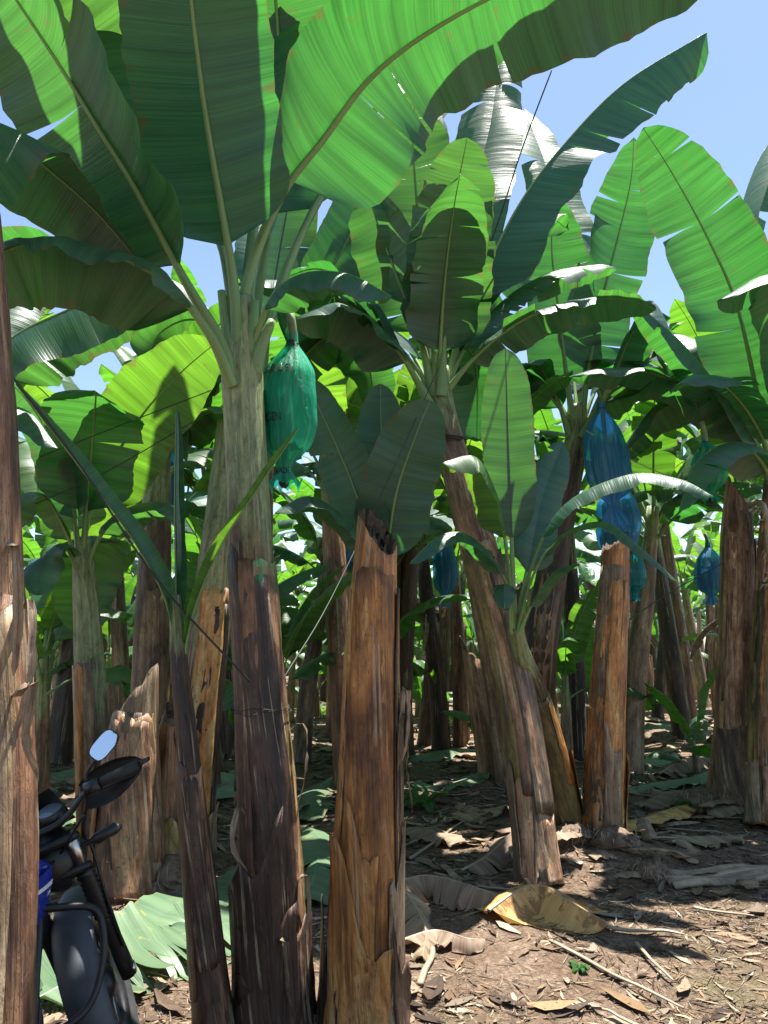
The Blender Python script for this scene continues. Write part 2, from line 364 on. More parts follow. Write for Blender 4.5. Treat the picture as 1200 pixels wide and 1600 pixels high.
# ------------------------------------------------------------------ leaves
def leaf_geo(P, W, bs, up, fold, curl, rip, tears, rng, ns=34, nv=6, tvar=17, sweep=.12, wave=8.0, base=.13, tip=.5):
    P = np.asarray(P, float)
    D = catmull(P, 140)
    s = np.linspace(0, 1, 140)
    T = nrm(np.gradient(D, axis=0)); up = np.asarray(up, float)
    if up.ndim == 1: up = np.stack((up, up))
    U = up[0] + (up[1] - up[0]) * s[:, None]
    N = nrm(U - (U * T).sum(1, keepdims=True) * T); S = np.cross(T, N)
    L = np.linalg.norm(np.diff(D, axis=0), axis=1).sum(); Lb = L * (1 - bs)
    VV, FF, UU, QQ = [], [], [], []; off = 0
    def ev(A, t): return np.stack([np.interp(bs + t * (1 - bs), s, A[:, i]) for i in range(3)], -1)
    def prof(t):
        b_ = np.clip(t / base, 0, 1); a = np.sqrt(np.clip(1 - (1 - b_) ** 2, 0, 1))
        q = np.clip((t - tip) / (1 - tip), 0, 1)
        return a * np.sqrt(np.clip(1 - q ** 2.1, 0, 1)) * (1 - .10 * t)
    for si, sg in ((0, 1), (1, -1)):
        wv = wob(rng, 3, 1.1); rp = wob(rng, 4, 3.2); ed = wob(rng, 4, 4.0)
        k = tears[si] if isinstance(tears, (tuple, list)) else tears
        cuts = sorted(rng.uniform(.08, .93) for _ in range(k))
        cuts = [0.0] + [c for i, c in enumerate(cuts) if i == 0 or c - cuts[i - 1] > (.03 if k < 20 else .012)] + [1.0]
        for ta, tb in zip(cuts[:-1], cuts[1:]):
            nc = max(3, int(math.ceil((tb - ta) * ns)) + 1)
            torn = k > 0
            da = math.radians(rng.gauss(0, tvar)) if torn else 0; vd = rng.uniform(.0, .45); gap = rng.uniform(.01, .06) * tvar / 17 if torn else 0
            tt = np.linspace(ta, tb, nc)
            q = np.linspace(0, 1, nv + 1)
            tq = tt[:, None] + ((ta + tb) / 2 - tt[:, None]) * gap * np.clip((q[None] - vd) / (1 - vd), 0, 1) * 2
            p = ev(D, tt); Tt = ev(T, tt); Nt = nrm(ev(N, tt)); St = nrm(ev(S, tt))
            w = W * prof(np.clip(tt, 0.0005, .9995)) * (1 + .05 * ed(tt)) + .002
            a = math.radians(fold[si]) + math.radians(wave) * wv(tt)[:, None] + math.radians(curl[si]) * q[None] + da * np.clip((q[None] - vd) / (1 - vd), 0, 1)
            step = (w[:, None] / nv)
            ca = np.cos(a) * step; sa = np.sin(a) * step
            ca = np.concatenate((np.zeros((nc, 1)), np.cumsum(ca[:, 1:], 1)), 1); sa = np.concatenate((np.zeros((nc, 1)), np.cumsum(sa[:, 1:], 1)), 1)
            v = p[:, None] + sg * ca[..., None] * St[:, None] + sa[..., None] * Nt[:, None]
            v += Tt[:, None] * ((tq - tt[:, None]) * Lb + sweep * w[:, None] * q[None] * np.clip((1 - tt[:, None]) * 4, 0, 1))[..., None]
            v += Nt[:, None] * (rip * W * q[None] ** 1.4 * rp(tt)[:, None])[..., None]
            VV.append(v.reshape(-1, 3)); f = grid_faces(nc, nv + 1, off)
            if sg < 0: f = [x[::-1] for x in f]
            FF += f; off += nc * (nv + 1)
            QQ.append(np.broadcast_to(np.maximum(q[None], np.clip((tt[:, None] - .9) * 10, 0, 1) ** 2), (nc, nv + 1)).ravel()); UU.append(np.stack((np.broadcast_to((tt * Lb)[:, None], (nc, nv + 1)), sg * w[:, None] * q[None] + .003 * sg), -1).reshape(-1, 2))
    return np.vstack(VV), FF, np.vstack(UU), (D, N, L, np.concatenate(QQ))
def rib_geo(D, N, r0, r1, bs, nseg=7, n=40, off=0, tail=.0025):
    idx = np.linspace(0, len(D) - 1, n).astype(int)
    s = np.linspace(0, 1, n)
    R = np.where(s < bs, r0 + (r1 - r0) * (s / max(bs, 1e-3)), r1 + (tail - r1) * ((s - bs) / (1 - bs)) ** .75)
    P = D[idx] - N[idx] * (R * .55)[:, None]
    T = nrm(np.gradient(P, axis=0)); S = np.cross(T, N[idx])
    th = np.linspace(0, 2 * np.pi, nseg, endpoint=False)
    sn = np.sin(th); sn = np.where(sn > 0, sn * .55, sn * 1.0)
    V = P[:, None] + R[:, None, None] * (np.cos(th)[None, :, None] * S[:, None] + sn[None, :, None] * N[idx][:, None])
    F = grid_faces(n, nseg, off, True); F.append([off + (n - 1) * nseg + i for i in range(nseg)])
    dl = np.concatenate(([0], np.cumsum(np.linalg.norm(np.diff(P, axis=0), axis=1))))
    UV = np.stack((np.repeat(dl, nseg), np.tile(th * .02, n)), 1)
    return V.reshape(-1, 3), F, UV

def hero_leaf(root, P, W, bs=.18, up=(.05, .55, .8), fold=(12, 12), curl=(-25, -25), rip=.03, tears=0, seed=0, mat='leaf', r0=.03, r1=.016, name='leaf', rib='rib', ns=46, nv=8, **k):
    rng = random.Random(seed); o = np.array(root.location)
    V, F, UV, (D, N, L, Q) = leaf_geo(P, W, bs, up, fold, curl, rip, tears, rng, ns, nv, **k)
    lo = link(name, mesh_from(name, V - o, F, [mat], UV, attr=Q), root)
    V, F, UV = rib_geo(D, N, r0, r1, bs)
    link('midrib', mesh_from('midrib', V - o, F, [rib], UV), lo)
    return lo
def joint_leaf_mesh(P, W, bs, up, fold, curl, rip, tears, seed, mats=('leaf', 'rib'), r0=.028, r1=.015, ns=22, nv=5, **k):
    rng = random.Random(seed)
    V, F, UV, (D, N, L, Q) = leaf_geo(P, W, bs, up, fold, curl, rip, tears, rng, ns, nv, **k)
    V2, F2, UV2 = rib_geo(D, N, r0, r1, bs, 6, 18, len(V))
    return mesh_from('leaf', np.vstack((V, V2)), F + F2, list(mats), np.vstack((UV, UV2)), [0] * len(F) + [1] * len(F2), attr=np.concatenate((Q, np.zeros(len(V2)))))

def arch(base, az, el, length, droop, n=9):
    """curve leaving base at azimuth az, elevation el (deg), bending down by droop deg along its length"""
    p = np.array(base, float); out = [p.copy()]
    for i in range(n):
        t = (i + .5) / n; e = math.radians(el - droop * t ** 1.5)
        p = p + length / n * np.array((math.sin(az) * math.cos(e), math.cos(az) * math.cos(e), math.sin(e))); out.append(p.copy())
    return out

# ------------------------------------------------------------------ trunks
def trunk_geo(P, R, seed, nseg=30, dz=.06, fresh=None, cut=None, flare=.14, lump=1.0):
    """P: control points, R: radii at the control points. cut=(slant, azimuth, depth) leaves a hollow cut top."""
    rng = random.Random(seed); P = np.asarray(P, float)
    L = np.linalg.norm(np.diff(P, axis=0), axis=1).sum(); n = max(8, int(L / dz))
    D = catmull(P, n)
    sp = np.concatenate(([0], np.cumsum(np.linalg.norm(np.diff(P, axis=0), axis=1)))) / L
    s = np.linspace(0, 1, n); r = np.interp(s, sp, R)
    h = s * L
    r = r * (1 + flare * np.exp(-h / .12))
    T = nrm(np.gradient(D, axis=0)); X = np.array((1., 0, 0)); S = nrm(X - (T @ X)[:, None] * T); B = np.cross(T, S)
    th = np.linspace(0, 2 * np.pi, nseg, endpoint=False) + np.pi / 2
    rad = np.ones((n, nseg))
    for k in range(rng.randint(4, 6)):
        t0 = rng.uniform(0, 6.28); tw = rng.uniform(-.35, .35); wd = rng.uniform(.8, 1.7); am = rng.uniform(.035, .075) * lump; sgn = rng.choice((-1, 1))
        hc = rng.uniform(.3, 1.1); w0 = wob(rng, 2, .6)
        d = (sgn * (th[None] - t0 - tw * h[:, None] - .15 * w0(h)[:, None])) % (2 * np.pi)
        rad += am * np.clip(1 - d / wd, 0, 1) * np.clip(1.25 - np.abs(s[:, None] - hc) * .9, 0, 1)
    for k in range(3):
        w1 = wob(rng, 3, .8); m_ = rng.randint(2, 5); ph = rng.uniform(0, 6.28)
        rad += .018 * lump * np.sin(m_ * th[None] + ph + 1.2 * w1(h)[:, None])
    rad += np.array([[rng.gauss(0, .006 * lump) for _ in range(nseg)] for _ in range(n)])
    V = D[:, None] + (r[:, None] * rad)[..., None] * (np.cos(th)[None, :, None] * S[:, None] + np.sin(th)[None, :, None] * B[:, None])
    if cut:
        sl, az, dep = cut
        dirv = np.cos(th - az); jag = np.array([rng.gauss(0, .005) for _ in range(nseg)]) + .012 * np.sin(3 * th + seed)
        lift = sl * r[-1] * dirv + jag
        wgt = np.clip((s - .72) / .28, 0, 1) ** 1.0
        V += (wgt[:, None] * lift[None])[..., None] * T[:, None]
    fr = np.zeros((n, nseg))
    if fresh: fr += np.clip((s[:, None] - fresh[0]) / max(1e-3, fresh[1] - fresh[0]), 0, 1)
    UV = np.stack((np.broadcast_to(((th - th[0]) * float(np.mean(r)))[None], (n, nseg)), np.broadcast_to(h[:, None], (n, nseg))), -1).reshape(-1, 2)
    F = grid_faces(n, nseg, 0, True); V = V.reshape(-1, 3); fr = fr.ravel(); mi = [0] * len(F)
    base_last = (n - 1) * nseg
    if cut:
        top = V[base_last:].copy(); c = top.mean(0); rows = []
        for f_, dz_ in ((.90, .012), (.80, -.05), (.62, -.10), (.45, -.03), (.25, -.12)):
            jit = np.array([[rng.gauss(0, .006), rng.gauss(0, .006), rng.gauss(0, .012)] for _ in range(nseg)])
            rows.append(c + (top - c) * f_ + T[-1] * dz_ * cut[2] / .1 + jit)
        off = base_last
        nb = len(V); V = np.vstack([V] + rows); UV = np.vstack([UV] + [UV[base_last:base_last + nseg]] * 5); fr = np.concatenate((fr, np.zeros(5 * nseg)))
        ff = grid_faces(6, nseg, off, True); F += ff; mi += [1] * len(ff)
        F.append([nb + 4 * nseg + i for i in range(nseg)]); mi.append(1)
    else:
        F.append([base_last + i for i in range(nseg)]); mi.append(0)
    return V, F, UV, fr, mi, (D, S, B, T, r, th, rad, h, L)
def trunk_mesh(P, R, seed, mat='trunk', o=(0, 0, 0), **k):
    V, F, UV, fr, mi, info = trunk_geo(P, R, seed, **k)
    return mesh_from('trunk', V - np.asarray(o), F, [mat, 'fibre'], UV, mi, attr=fr), info
def sheath_mesh(info, a0, aw, h0, h1, seed, mat, off=.006, flare=.02, point=True, o=(0, 0, 0), fresh=0.0, nr=16, nc=7, ragged=.02, oblique=0.0, skew=0.0):
    """a dry leaf sheath hugging the trunk over the angle a0..a0+aw from height h0 to h1"""
    D, S, B, T, r, th, rad, h, L = info; rng = random.Random(seed)
    hh = np.linspace(h0, h1, nr); wv = wob(rng, 3, 1.0); we = wob(rng, 3, 1.3)
    V, UV = [], []
    for i, x in enumerate(hh):
        t = i / (nr - 1)
        p = np.array([np.interp(x, h, D[:, k]) for k in range(3)]); Sx = np.array([np.interp(x, h, S[:, k]) for k in range(3)]); Bx = np.array([np.interp(x, h, B[:, k]) for k in range(3)])
        rr = np.interp(x, h, r)
        w = aw * ((1 - t ** 2.2 * .85) if point else 1.0) * (1 + .035 * we(t))
        for j in range(nc):
            q = j / (nc - 1); a = a0 + aw / 2 + w * (q - .5) + .05 * wv(t) + skew * t
            ri = np.interp(a % (2 * np.pi), np.sort(th % (2 * np.pi)), np.array([np.interp(x, h, rad[:, m]) for m in np.argsort(th % (2 * np.pi))])) if j % 2 == 0 else None
            if ri is None: ri = last
            last = ri
            edge = abs(q - .5) * 2
            R_ = rr * max(ri, 1.0) + off + flare * edge ** 3 * (.3 + .7 * t) + flare * t ** 4 * .8 + rng.gauss(0, .0006)
            hj = (rng.gauss(0, ragged) if i in (0, nr - 1) else 0) + oblique * (q - .5) * t + oblique * .25 * math.sin(q * 7 + seed) * t ** 3
            V.append(p + R_ * (math.cos(a) * Sx + math.sin(a) * Bx) + np.array((0, 0, hj))); UV.append((a * rr, x))
    F = grid_faces(nr, nc)
    # give it thickness: inner layer
    V = np.array(V); n0 = len(V)
    c = np.repeat(np.array([[np.interp(x, h, D[:, k]) for k in range(3)] for x in hh]), nc, 0)
    Vi = V - nrm(V - c) * .004
    F2 = [[a + n0 for a in f[::-1]] for f in F]
    rim = [i for i in range(nc)] + [i * nc + nc - 1 for i in range(1, nr)] + [(nr - 1) * nc + i for i in range(nc - 2, -1, -1)] + [i * nc for i in range(nr - 2, 0, -1)]
    F3 = [[rim[(i + 1) % len(rim)], rim[i], rim[i] + n0, rim[(i + 1) % len(rim)] + n0] for i in range(len(rim))]
    return mesh_from('sheath', np.vstack((V, Vi)) - np.asarray(o), F + F2 + F3, [mat], UV + UV, attr=[fresh] * (2 * n0))
def add_sheaths(trunk, info, n, seed, mats, o, hmax=None, front=True, big=1.0):
    rng = random.Random(seed); L = info[8]; hmax = hmax or L
    for i in range(n):
        a = (-math.pi / 2 + rng.uniform(-1.6, 1.6)) if front else rng.uniform(0, 6.28)
        if i % 5 < 3:      # a long sheath running up to the crown
            aw = rng.uniform(.9, 2.0) * big; h0 = rng.choice((0.0, rng.uniform(.1, hmax * .35))); h1 = hmax * rng.uniform(.9, 1.0)
            me = sheath_mesh(info, a - aw / 2, aw, h0, h1, seed * 31 + i, rng.choice(mats), off=.001 + .0025 * (i % 4), flare=rng.uniform(.001, .006), point=False, o=o, ragged=.012, skew=rng.uniform(-.5, .5), nr=22)
        else:              # a torn-off stub of an old sheath low on the stem
            aw = rng.uniform(.6, 1.6) * big; h0 = 0.0; h1 = min(hmax, rng.uniform(.22, .75))
            me = sheath_mesh(info, a - aw / 2, aw, h0, h1, seed * 31 + i, rng.choice(mats), off=.008 + .003 * (i % 3), flare=rng.uniform(.004, .016), point=False, o=o, ragged=.010, oblique=rng.uniform(-.45, .45), skew=rng.uniform(-.3, .3), nr=14, nc=9)
        link('sheath', me, trunk)
def shreds(trunk, info, spots, seed, mat, o):
    """thin dry strips hanging off the trunk"""
    rng = random.Random(seed); D, S, B, T, r, th, rad, h, L = info
    for a, x, ln in spots:
        p = np.array([np.interp(x, h, D[:, k]) for k in range(3)]); rr = np.interp(x, h, r) * 1.06
        d = math.cos(a) * np.array((1., 0, 0)) + math.sin(a) * np.array((0, 1., 0))
        b0 = p + d * rr; out = rng.uniform(.03, .07)
        pts = [b0, b0 + d * out + np.array((0, 0, .03)), b0 + d * out * 1.3 - np.array((rng.uniform(-.03, .03), 0, ln * .5)), b0 + d * out * .9 - np.array((rng.uniform(-.05, .05), 0, ln))]
        V, F, UV, _ = leaf_geo(pts, rng.uniform(.008, .022), 0.0, d, (rng.uniform(-40, 40), rng.uniform(-40, 40)), (60, 50), .35, 0, rng, 16, 3)
        link('dry_strip', mesh_from('dry_strip', V - o, F, [mat], UV[:, ::-1], attr=np.zeros(len(V))), trunk)

# ------------------------------------------------------------------ ground
grng = random.Random(5)
_gw = [(grng.uniform(.2, 3.0), grng.uniform(0, 6.28), grng.uniform(0, 6.28), grng.uniform(.004, .014)) for _ in range(14)]
MOUNDS = []
def gz(x, y):
    z = 0 * np.asarray(x, float)
    for k, a, p, A in _gw: z = z + A * np.sin(k * (np.cos(a) * x + np.sin(a) * y) * 2 + p)
    z = z * .8
    for mx, my, mh, mr in MOUNDS: z = z + mh * np.exp(-((x - mx) ** 2 + (y - my) ** 2) / mr ** 2)
    return z
for (px, py, mh, mr) in ((880, 1330, .07, .45), (960, 1340, .06, .35), (1160, 1270, .08, .5), (210, 1400, .05, .5), (1060, 1165, .10, .5)):
    g_ = gp(px, py); MOUNDS.append((g_[0], g_[1], mh, mr))
xs = np.sinh(np.linspace(-5.2, 5.2, 181)); xs = xs / xs[-1] * 220
ys = np.concatenate((np.linspace(-60, -2, 12), np.linspace(-1, 9, 150), 9 + (np.geomspace(1, 300, 70) - 1 + .08)))
X, Yg = np.meshgrid(xs, ys)
Z = gz(X, Yg)
gv = np.stack((X, Yg, Z), -1).reshape(-1, 3)
ground = link('ground', mesh_from('ground', gv, [f for f in grid_faces(len(ys), len(xs))], ['ground']))
tag(ground, 'brown plantation soil strewn with dead leaf scraps', None, None, 'structure')
def on_ground(p, dz=0.0): return np.array((p[0], p[1], float(gz(p[0], p[1])) + dz))

# ------------------------------------------------------------------ plants in the foreground, traced plant by plant
def px_path(pts): return [at(*p) for p in pts]
def hero_plant(name, label, cat, base, stem, radii, seed, mat, fresh=None, cut=None, sheaths=0, smats=None, group=None, lump=1.0, nseg=34, dz=.05, big=1.0, flare=.14, shred=()):
    b = on_ground(base, -.02)
    root = empty(name, b, label, cat, group)
    me, info = trunk_mesh([b] + [np.asarray(s, float) for s in stem], radii, seed, mat, o=b, fresh=fresh, cut=cut, lump=lump, nseg=nseg, dz=dz, flare=flare)
    t = link('trunk', me, root)
    if sheaths: add_sheaths(t, info, sheaths, seed + 7, smats or ['trunk', 'trunk_grey', 'trunk_olive', 'trunk_dark', 'trunk_orange'], b, hmax=info[8] * (.62 if not cut else .93), big=big)
    if shred: shreds(t, info, shred, seed, 'sheath_pale', b)
    return root, t, info
FWD = (.0, .75, .66)

# plant A: the big bagged plant left of centre
yA = 3.12
A, At, Ai = hero_plant('banana_plant', 'tall banana plant with thick brown trunk carrying the green printed bag', 'banana plant', at(428, 1602, yA),
    [at(420, 1300, yA), at(405, 1080, yA + .02), at(392, 880, yA + .04), at(383, 700, yA + .06), at(376, 570, yA + .08), at(374, 470, yA + .1)],
    [.134, .118, .097, .088, .084, .088, .072], 11, 'trunk', fresh=(.36, .86), sheaths=10, smats=['trunk_dark', 'trunk_olive', 'trunk', 'trunk_dark', 'trunk_orange'], big=1.0,
    shred=((-.6, .55, .25), (-2.2, .8, .2), (-.2, 1.1, .3), (-1.2, .35, .2)))
hero_leaf(A, px_path([(374, 560, 3.18), (366, 440, 3.12), (348, 330, 3.02), (322, 180, 2.86), (298, -10, 2.62), (285, -190, 2.35), (290, -330, 2.1)]), .33, .24, up=(.05, .75, .7), fold=(14, 14), curl=(-30, -26), seed=101, tears=(0, 1), tvar=8, r0=.034, r1=.02, tip=.62)
hero_leaf(A, px_path([(378, 570, 3.2), (392, 420, 3.2), (440, 300, 3.15), (505, 215, 3.1), (580, 118, 3.0), (680, 42, 2.95), (830, -35, 2.9), (1010, -100, 2.85), (1190, -130, 2.8)]), .43, .27, up=(.1, .15, 1), fold=(10, -6), curl=(-20, -22), seed=102, tears=(2, 3), tvar=12, r0=.036, r1=.02, rip=.06, wave=12, tip=.75)
hero_leaf(A, px_path([(368, 590, 3.16), (345, 525, 3.1), (300, 450, 3.02), (255, 370, 2.95), (205, 280, 2.85), (150, 192, 2.75), (90, 95, 2.65), (20, -10, 2.55), (-60, -130, 2.45)]), .36, .26, up=(.25, .5, .85), fold=(-4, 0), curl=(-30, -42), seed=103, tears=(1, 2), tvar=10, r0=.036, r1=.02, rip=.05)
hero_leaf(A, px_path([(370, 560, 3.2), (362, 440, 3.25), (335, 350, 3.3), (268, 262, 3.4), (180, 140, 3.5), (90, 10, 3.6), (0, -110, 3.7)]), .34, .27, up=(.2, -.2, 1), fold=(-10, 14), curl=(-50, -20), seed=104, r0=.034, r1=.018, tears=(3, 1), rip=.06)
hero_leaf(A, px_path([(382, 580, 3.2), (402, 510, 3.14), (432, 452, 3.06), (480, 425, 3.0), (545, 428, 2.95), (612, 462, 2.93)]), .15, .3, up=(.1, -.25, 1), fold=(-26, -26), curl=(-40, -20), seed=105, r0=.026, r1=.014, rip=.1)
hero_leaf(A, px_path([(380, 520, 3.24), (392, 400, 3.34), (398, 260, 3.5), (404, 60, 3.75), (420, -140, 4.0)]), .30, .3, up=(-.1, -.8, .5), fold=(30, 35), curl=(-10, -20), seed=106, r0=.034, r1=.018, tears=(0, 2))
hero_leaf(A, px_path([(378, 520, 3.24), (388, 400, 3.3), (410, 250, 3.5), (450, 60, 3.8), (520, -160, 4.2), (620, -330, 4.6)]), .36, .3, up=(-.2, -.6, .7), fold=(10, 10), curl=(-40, -30), seed=107, r0=.034, r1=.018, tears=(1, 2))
hero_leaf(A, px_path([(372, 520, 3.2), (355, 400, 3.3), (300, 240, 3.5), (230, 40, 3.7), (150, -160, 3.9), (60, -300, 4.1)]), .36, .3, up=(.2, -.6, .7), fold=(10, 10), curl=(-30, -40), seed=108, r0=.034, r1=.018, tears=(2, 2))
hero_leaf(A, px_path([(366, 600, 3.12), (330, 520, 3.0), (262, 440, 2.9), (160, 390, 2.8), (40, 380, 2.7), (-80, 440, 2.6)]), .30, .26, up=(.1, .3, 1), fold=(-14, -20), curl=(-40, -50), seed=109, r0=.03, r1=.018, rip=.08)
for k_, (pts, W, up, fold, curl) in enumerate([  # overhead leaves added mostly out of view to shade the crown leaves below
    ([(-.63, 3.25, 2.8), (-.62, 3.6, 3.6), (-.6, 3.75, 4.6), (-.62, 3.4, 5.15), (-.7, 2.8, 5.3), (-.8, 2.1, 5.1)], .42, (0, .3, 1), (-4, -4), (-20, -20)),
    ([(-.65, 3.22, 2.8), (-.85, 3.5, 3.6), (-1.1, 3.6, 4.5), (-1.45, 3.35, 5.0), (-1.75, 2.9, 5.05), (-2.0, 2.3, 4.8)], .42, (0, .3, 1), (-4, -4), (-20, -20)),
    ([(-.6, 3.25, 2.8), (-.4, 3.6, 3.7), (.1, 3.8, 4.7), (.75, 3.7, 5.3), (1.4, 3.4, 5.4), (2.2, 3.0, 5.0)], .40, (0, .2, 1), (-4, -4), (-20, -20))]):
    hero_leaf(A, pts, W, (.25, .25, .52)[k_], up=up, fold=fold, curl=curl, seed=190 + k_, r0=.034, r1=.018)
# cluster of older leaf bases at the crown of plant A
for i, (dx, hgt) in enumerate(((-16, 455), (12, 470), (26, 500))):
    tube_obj('leaf_base', px_path([(380 + dx * .2, 660, yA + .07), (378 + dx * .9, 560, yA + .05), (376 + dx * 1.9, hgt, yA + .04)]), np.array((.03, .042, .018)), 'rib', A, 10, 14, o=A.location)

# stump B in front of the camera
yB = 3.14
B_, Bt, Bi = hero_plant('banana_stump', 'tall cut brown banana stump at front centre with slanted hollow top', 'stump', at(566, 1608, yB),
    [at(572, 1400, yB), at(577, 1150, yB), at(583, 950, yB), at(590, 830, yB)], [.150, .138, .114, .098, .084], 21, 'trunk_orange', cut=(1.2, 2.45, .1), sheaths=10,
    smats=['trunk', 'trunk_orange', 'trunk_orange', 'trunk_dark'], shred=((-.25, 1.25, .25), (-.1, 1.15, .35), (0.1, 1.2, .3)))
link('sheath', sheath_mesh(Bi, -.95, .8, 0.0, .62, 77, 'trunk_grey', off=.008, flare=.008, point=False, o=B_.location, ragged=.01, oblique=.25), Bt)
link('sheath', sheath_mesh(Bi, -.55, .5, .75, 1.2, 78, 'trunk_grey', off=.008, flare=.015, point=False, o=B_.location, ragged=.015, oblique=.15), Bt)

# thin dark sucker C
yC = 3.02
C_, Ct, Ci = hero_plant('banana_sucker', 'slim dark leaning sucker with narrow sword leaves beside the big bagged plant', 'banana sucker', at(336, 1608, yC),
    [at(312, 1380, yC), at(294, 1180, yC), at(280, 1040, yC), at(273, 930, yC)], [.072, .060, .042, .034, .022], 31, 'trunk_dark', fresh=(.74, .95), sheaths=3, smats=['trunk_dark', 'trunk'])
hero_leaf(C_, px_path([(280, 1030, yC), (262, 940, yC), (215, 850, yC - .03), (130, 735, yC - .1), (25, 600, yC - .2)]), .065, .08, up=(.5, -.3, .8), fold=(35, 30), curl=(-20, -10), seed=111, r0=.014, r1=.009, mat='leaf', base=.3, tip=.35)
hero_leaf(C_, px_path([(276, 1020, yC), (276, 900, yC + .02), (274, 780, yC + .04), (276, 640, yC + .06)]), .045, .1, up=(.8, -.5, 0), fold=(62, 66), curl=(10, 10), seed=112, r0=.014, r1=.008, base=.3, tip=.3)
hero_leaf(C_, px_path([(282, 1040, yC), (302, 950, yC - .02), (345, 850, yC - .05), (400, 765, yC - .08), (466, 668, yC - .1)]), .055, .08, up=(-.45, -.2, .85), fold=(38, 26), curl=(-20, -20), seed=113, r0=.014, r1=.008, base=.3, tip=.35, mat='leaf_young_lit')

# trunk L at the left edge
yL = 1.95
Lp, Lt, Li = hero_plant('banana_plant', 'weathered brown trunk cropped by the left edge of the picture', 'banana plant', np.array((at(-24, 1700, yL)[0], yL, 0)),
    [at(-24, 1300, yL), at(-30, 1000, yL), at(-36, 700, yL), at(-44, 480, yL), at(-50, 330, yL)], [.118, .112, .104, .098, .09, .08], 41, 'trunk', fresh=(.9, 1.2), sheaths=6,
    smats=['trunk', 'trunk_orange', 'trunk', 'trunk_grey'], shred=((-.6, 1.65, .3), (-.3, 1.5, .35), (-.5, 1.3, .2)))
hero_leaf(Lp, px_path([(-30, 420, 1.95), (-60, 300, 2.1), (-40, 180, 2.4), (40, 235, 2.7), (140, 320, 2.9), (215, 405, 3.0)]), .26, .3, up=(.0, .2, 1), fold=(-10, -16), curl=(-30, -30), seed=121, r0=.03, r1=.016)
hero_leaf(Lp, px_path([(-30, 420, 1.95), (-90, 250, 1.8), (-220, 80, 1.6), (-330, 20, 1.4), (-420, 80, 1.2)]), .3, .25, up=(.0, .2, 1), fold=(-10, -16), curl=(-30, -30), seed=122, tears=3)

# plant F: leaning, right of centre
yF = 5.6
F_, Ft, Fi = hero_plant('banana_plant', 'long leaning banana plant right of centre with a wide fan of leaves', 'banana plant', gp(842, 1374),
    [at(824, 1200, 5.05), at(796, 1045, 5.2), at(757, 890, 5.35), at(717, 745, 5.5), at(690, 640, yF), at(684, 575, yF)], [.135, .125, .130, .132, .112, .098, .08], 51, 'trunk', fresh=(.66, .98), sheaths=7, smats=['trunk', 'trunk_grey', 'trunk_olive'])
hero_leaf(F_, px_path([(684, 620, 5.6), (676, 520, 5.55), (660, 400, 5.45), (650, 300, 5.35), (645, 215, 5.25), (650, 140, 5.1)]), .36, .3, up=FWD, fold=(10, 12), curl=(-26, -26), seed=131, tears=(7, 6), tvar=12, r0=.05, r1=.025)
hero_leaf(F_, px_path([(688, 620, 5.55), (696, 500, 5.45), (703, 400, 5.3), (714, 300, 5.15), (730, 215, 4.95)]), .36, .2, up=FWD, fold=(8, 10), curl=(-34, -34), seed=132, tears=(5, 5), tvar=12, r0=.05, r1=.025)
hero_leaf(F_, px_path([(680, 620, 5.6), (655, 520, 5.55), (620, 430, 5.5), (590, 350, 5.45), (572, 290, 5.4)]), .30, .3, up=(.3, .75, .6), fold=(6, 0), curl=(-40, -40), seed=133, tears=(2, 1), r0=.05, r1=.022)
hero_leaf(F_, px_path([(692, 610, 5.65), (712, 530, 5.65), (752, 435, 5.65), (806, 325, 5.6), (872, 235, 5.55), (972, 132, 5.5), (1104, 50, 5.4)]), .44, .2, up=(-.45, -.15, .85), fold=(-58, -4), curl=(-16, -60), seed=134, tears=(9, 4), tvar=22, r0=.05, r1=.022, rip=.09, wave=14, tip=.7)
hero_leaf(F_, px_path([(680, 640, 5.55), (640, 570, 5.45), (585, 505, 5.35), (520, 475, 5.25), (455, 500, 5.15)]), .33, .28, up=(.2, .3, .9), fold=(-20, -30), curl=(-34, -30), seed=135, r0=.05, r1=.022)
hero_leaf(F_, px_path([(680, 630, 5.6), (628, 545, 5.6), (575, 465, 5.6), (500, 420, 5.6), (430, 440, 5.6)]), .33, .28, up=(.2, .3, .9), fold=(-20, -20), curl=(-34, -40), seed=136, tears=2, r0=.05, r1=.022)
hero_leaf(F_, px_path([(692, 620, 5.7), (712, 560, 5.9), (728, 540, 6.1), (745, 580, 6.3), (745, 690, 6.4)]), .32, .2, up=(.2, .5, .8), fold=(-10, -10), curl=(-30, -20), seed=137, r0=.05, r1=.022)
hero_leaf(F_, px_path([(686, 610, 5.7), (700, 480, 5.9), (730, 330, 6.2), (765, 200, 6.5), (785, 60, 6.8)]), .38, .25, up=(-.1, -.6, .7), fold=(14, 10), curl=(-50, -30), seed=138, tears=2, r0=.05, r1=.022)
hero_leaf(F_, px_path([(682, 610, 5.7), (668, 480, 5.9), (655, 300, 6.3), (640, 120, 6.8), (600, -20, 7.2)]), .38, .25, up=(.1, -.5, .7), fold=(14, 10), curl=(-40, -30), seed=139, tears=3, r0=.05, r1=.022)
hero_leaf(F_, px_path([(690, 605, 5.7), (735, 500, 5.9), (800, 400, 6.1), (850, 340, 6.3), (890, 360, 6.5)]), .33, .25, up=(-.2, .3, .9), fold=(-25, -10), curl=(-40, -30), seed=140, tears=2, r0=.05, r1=.022)

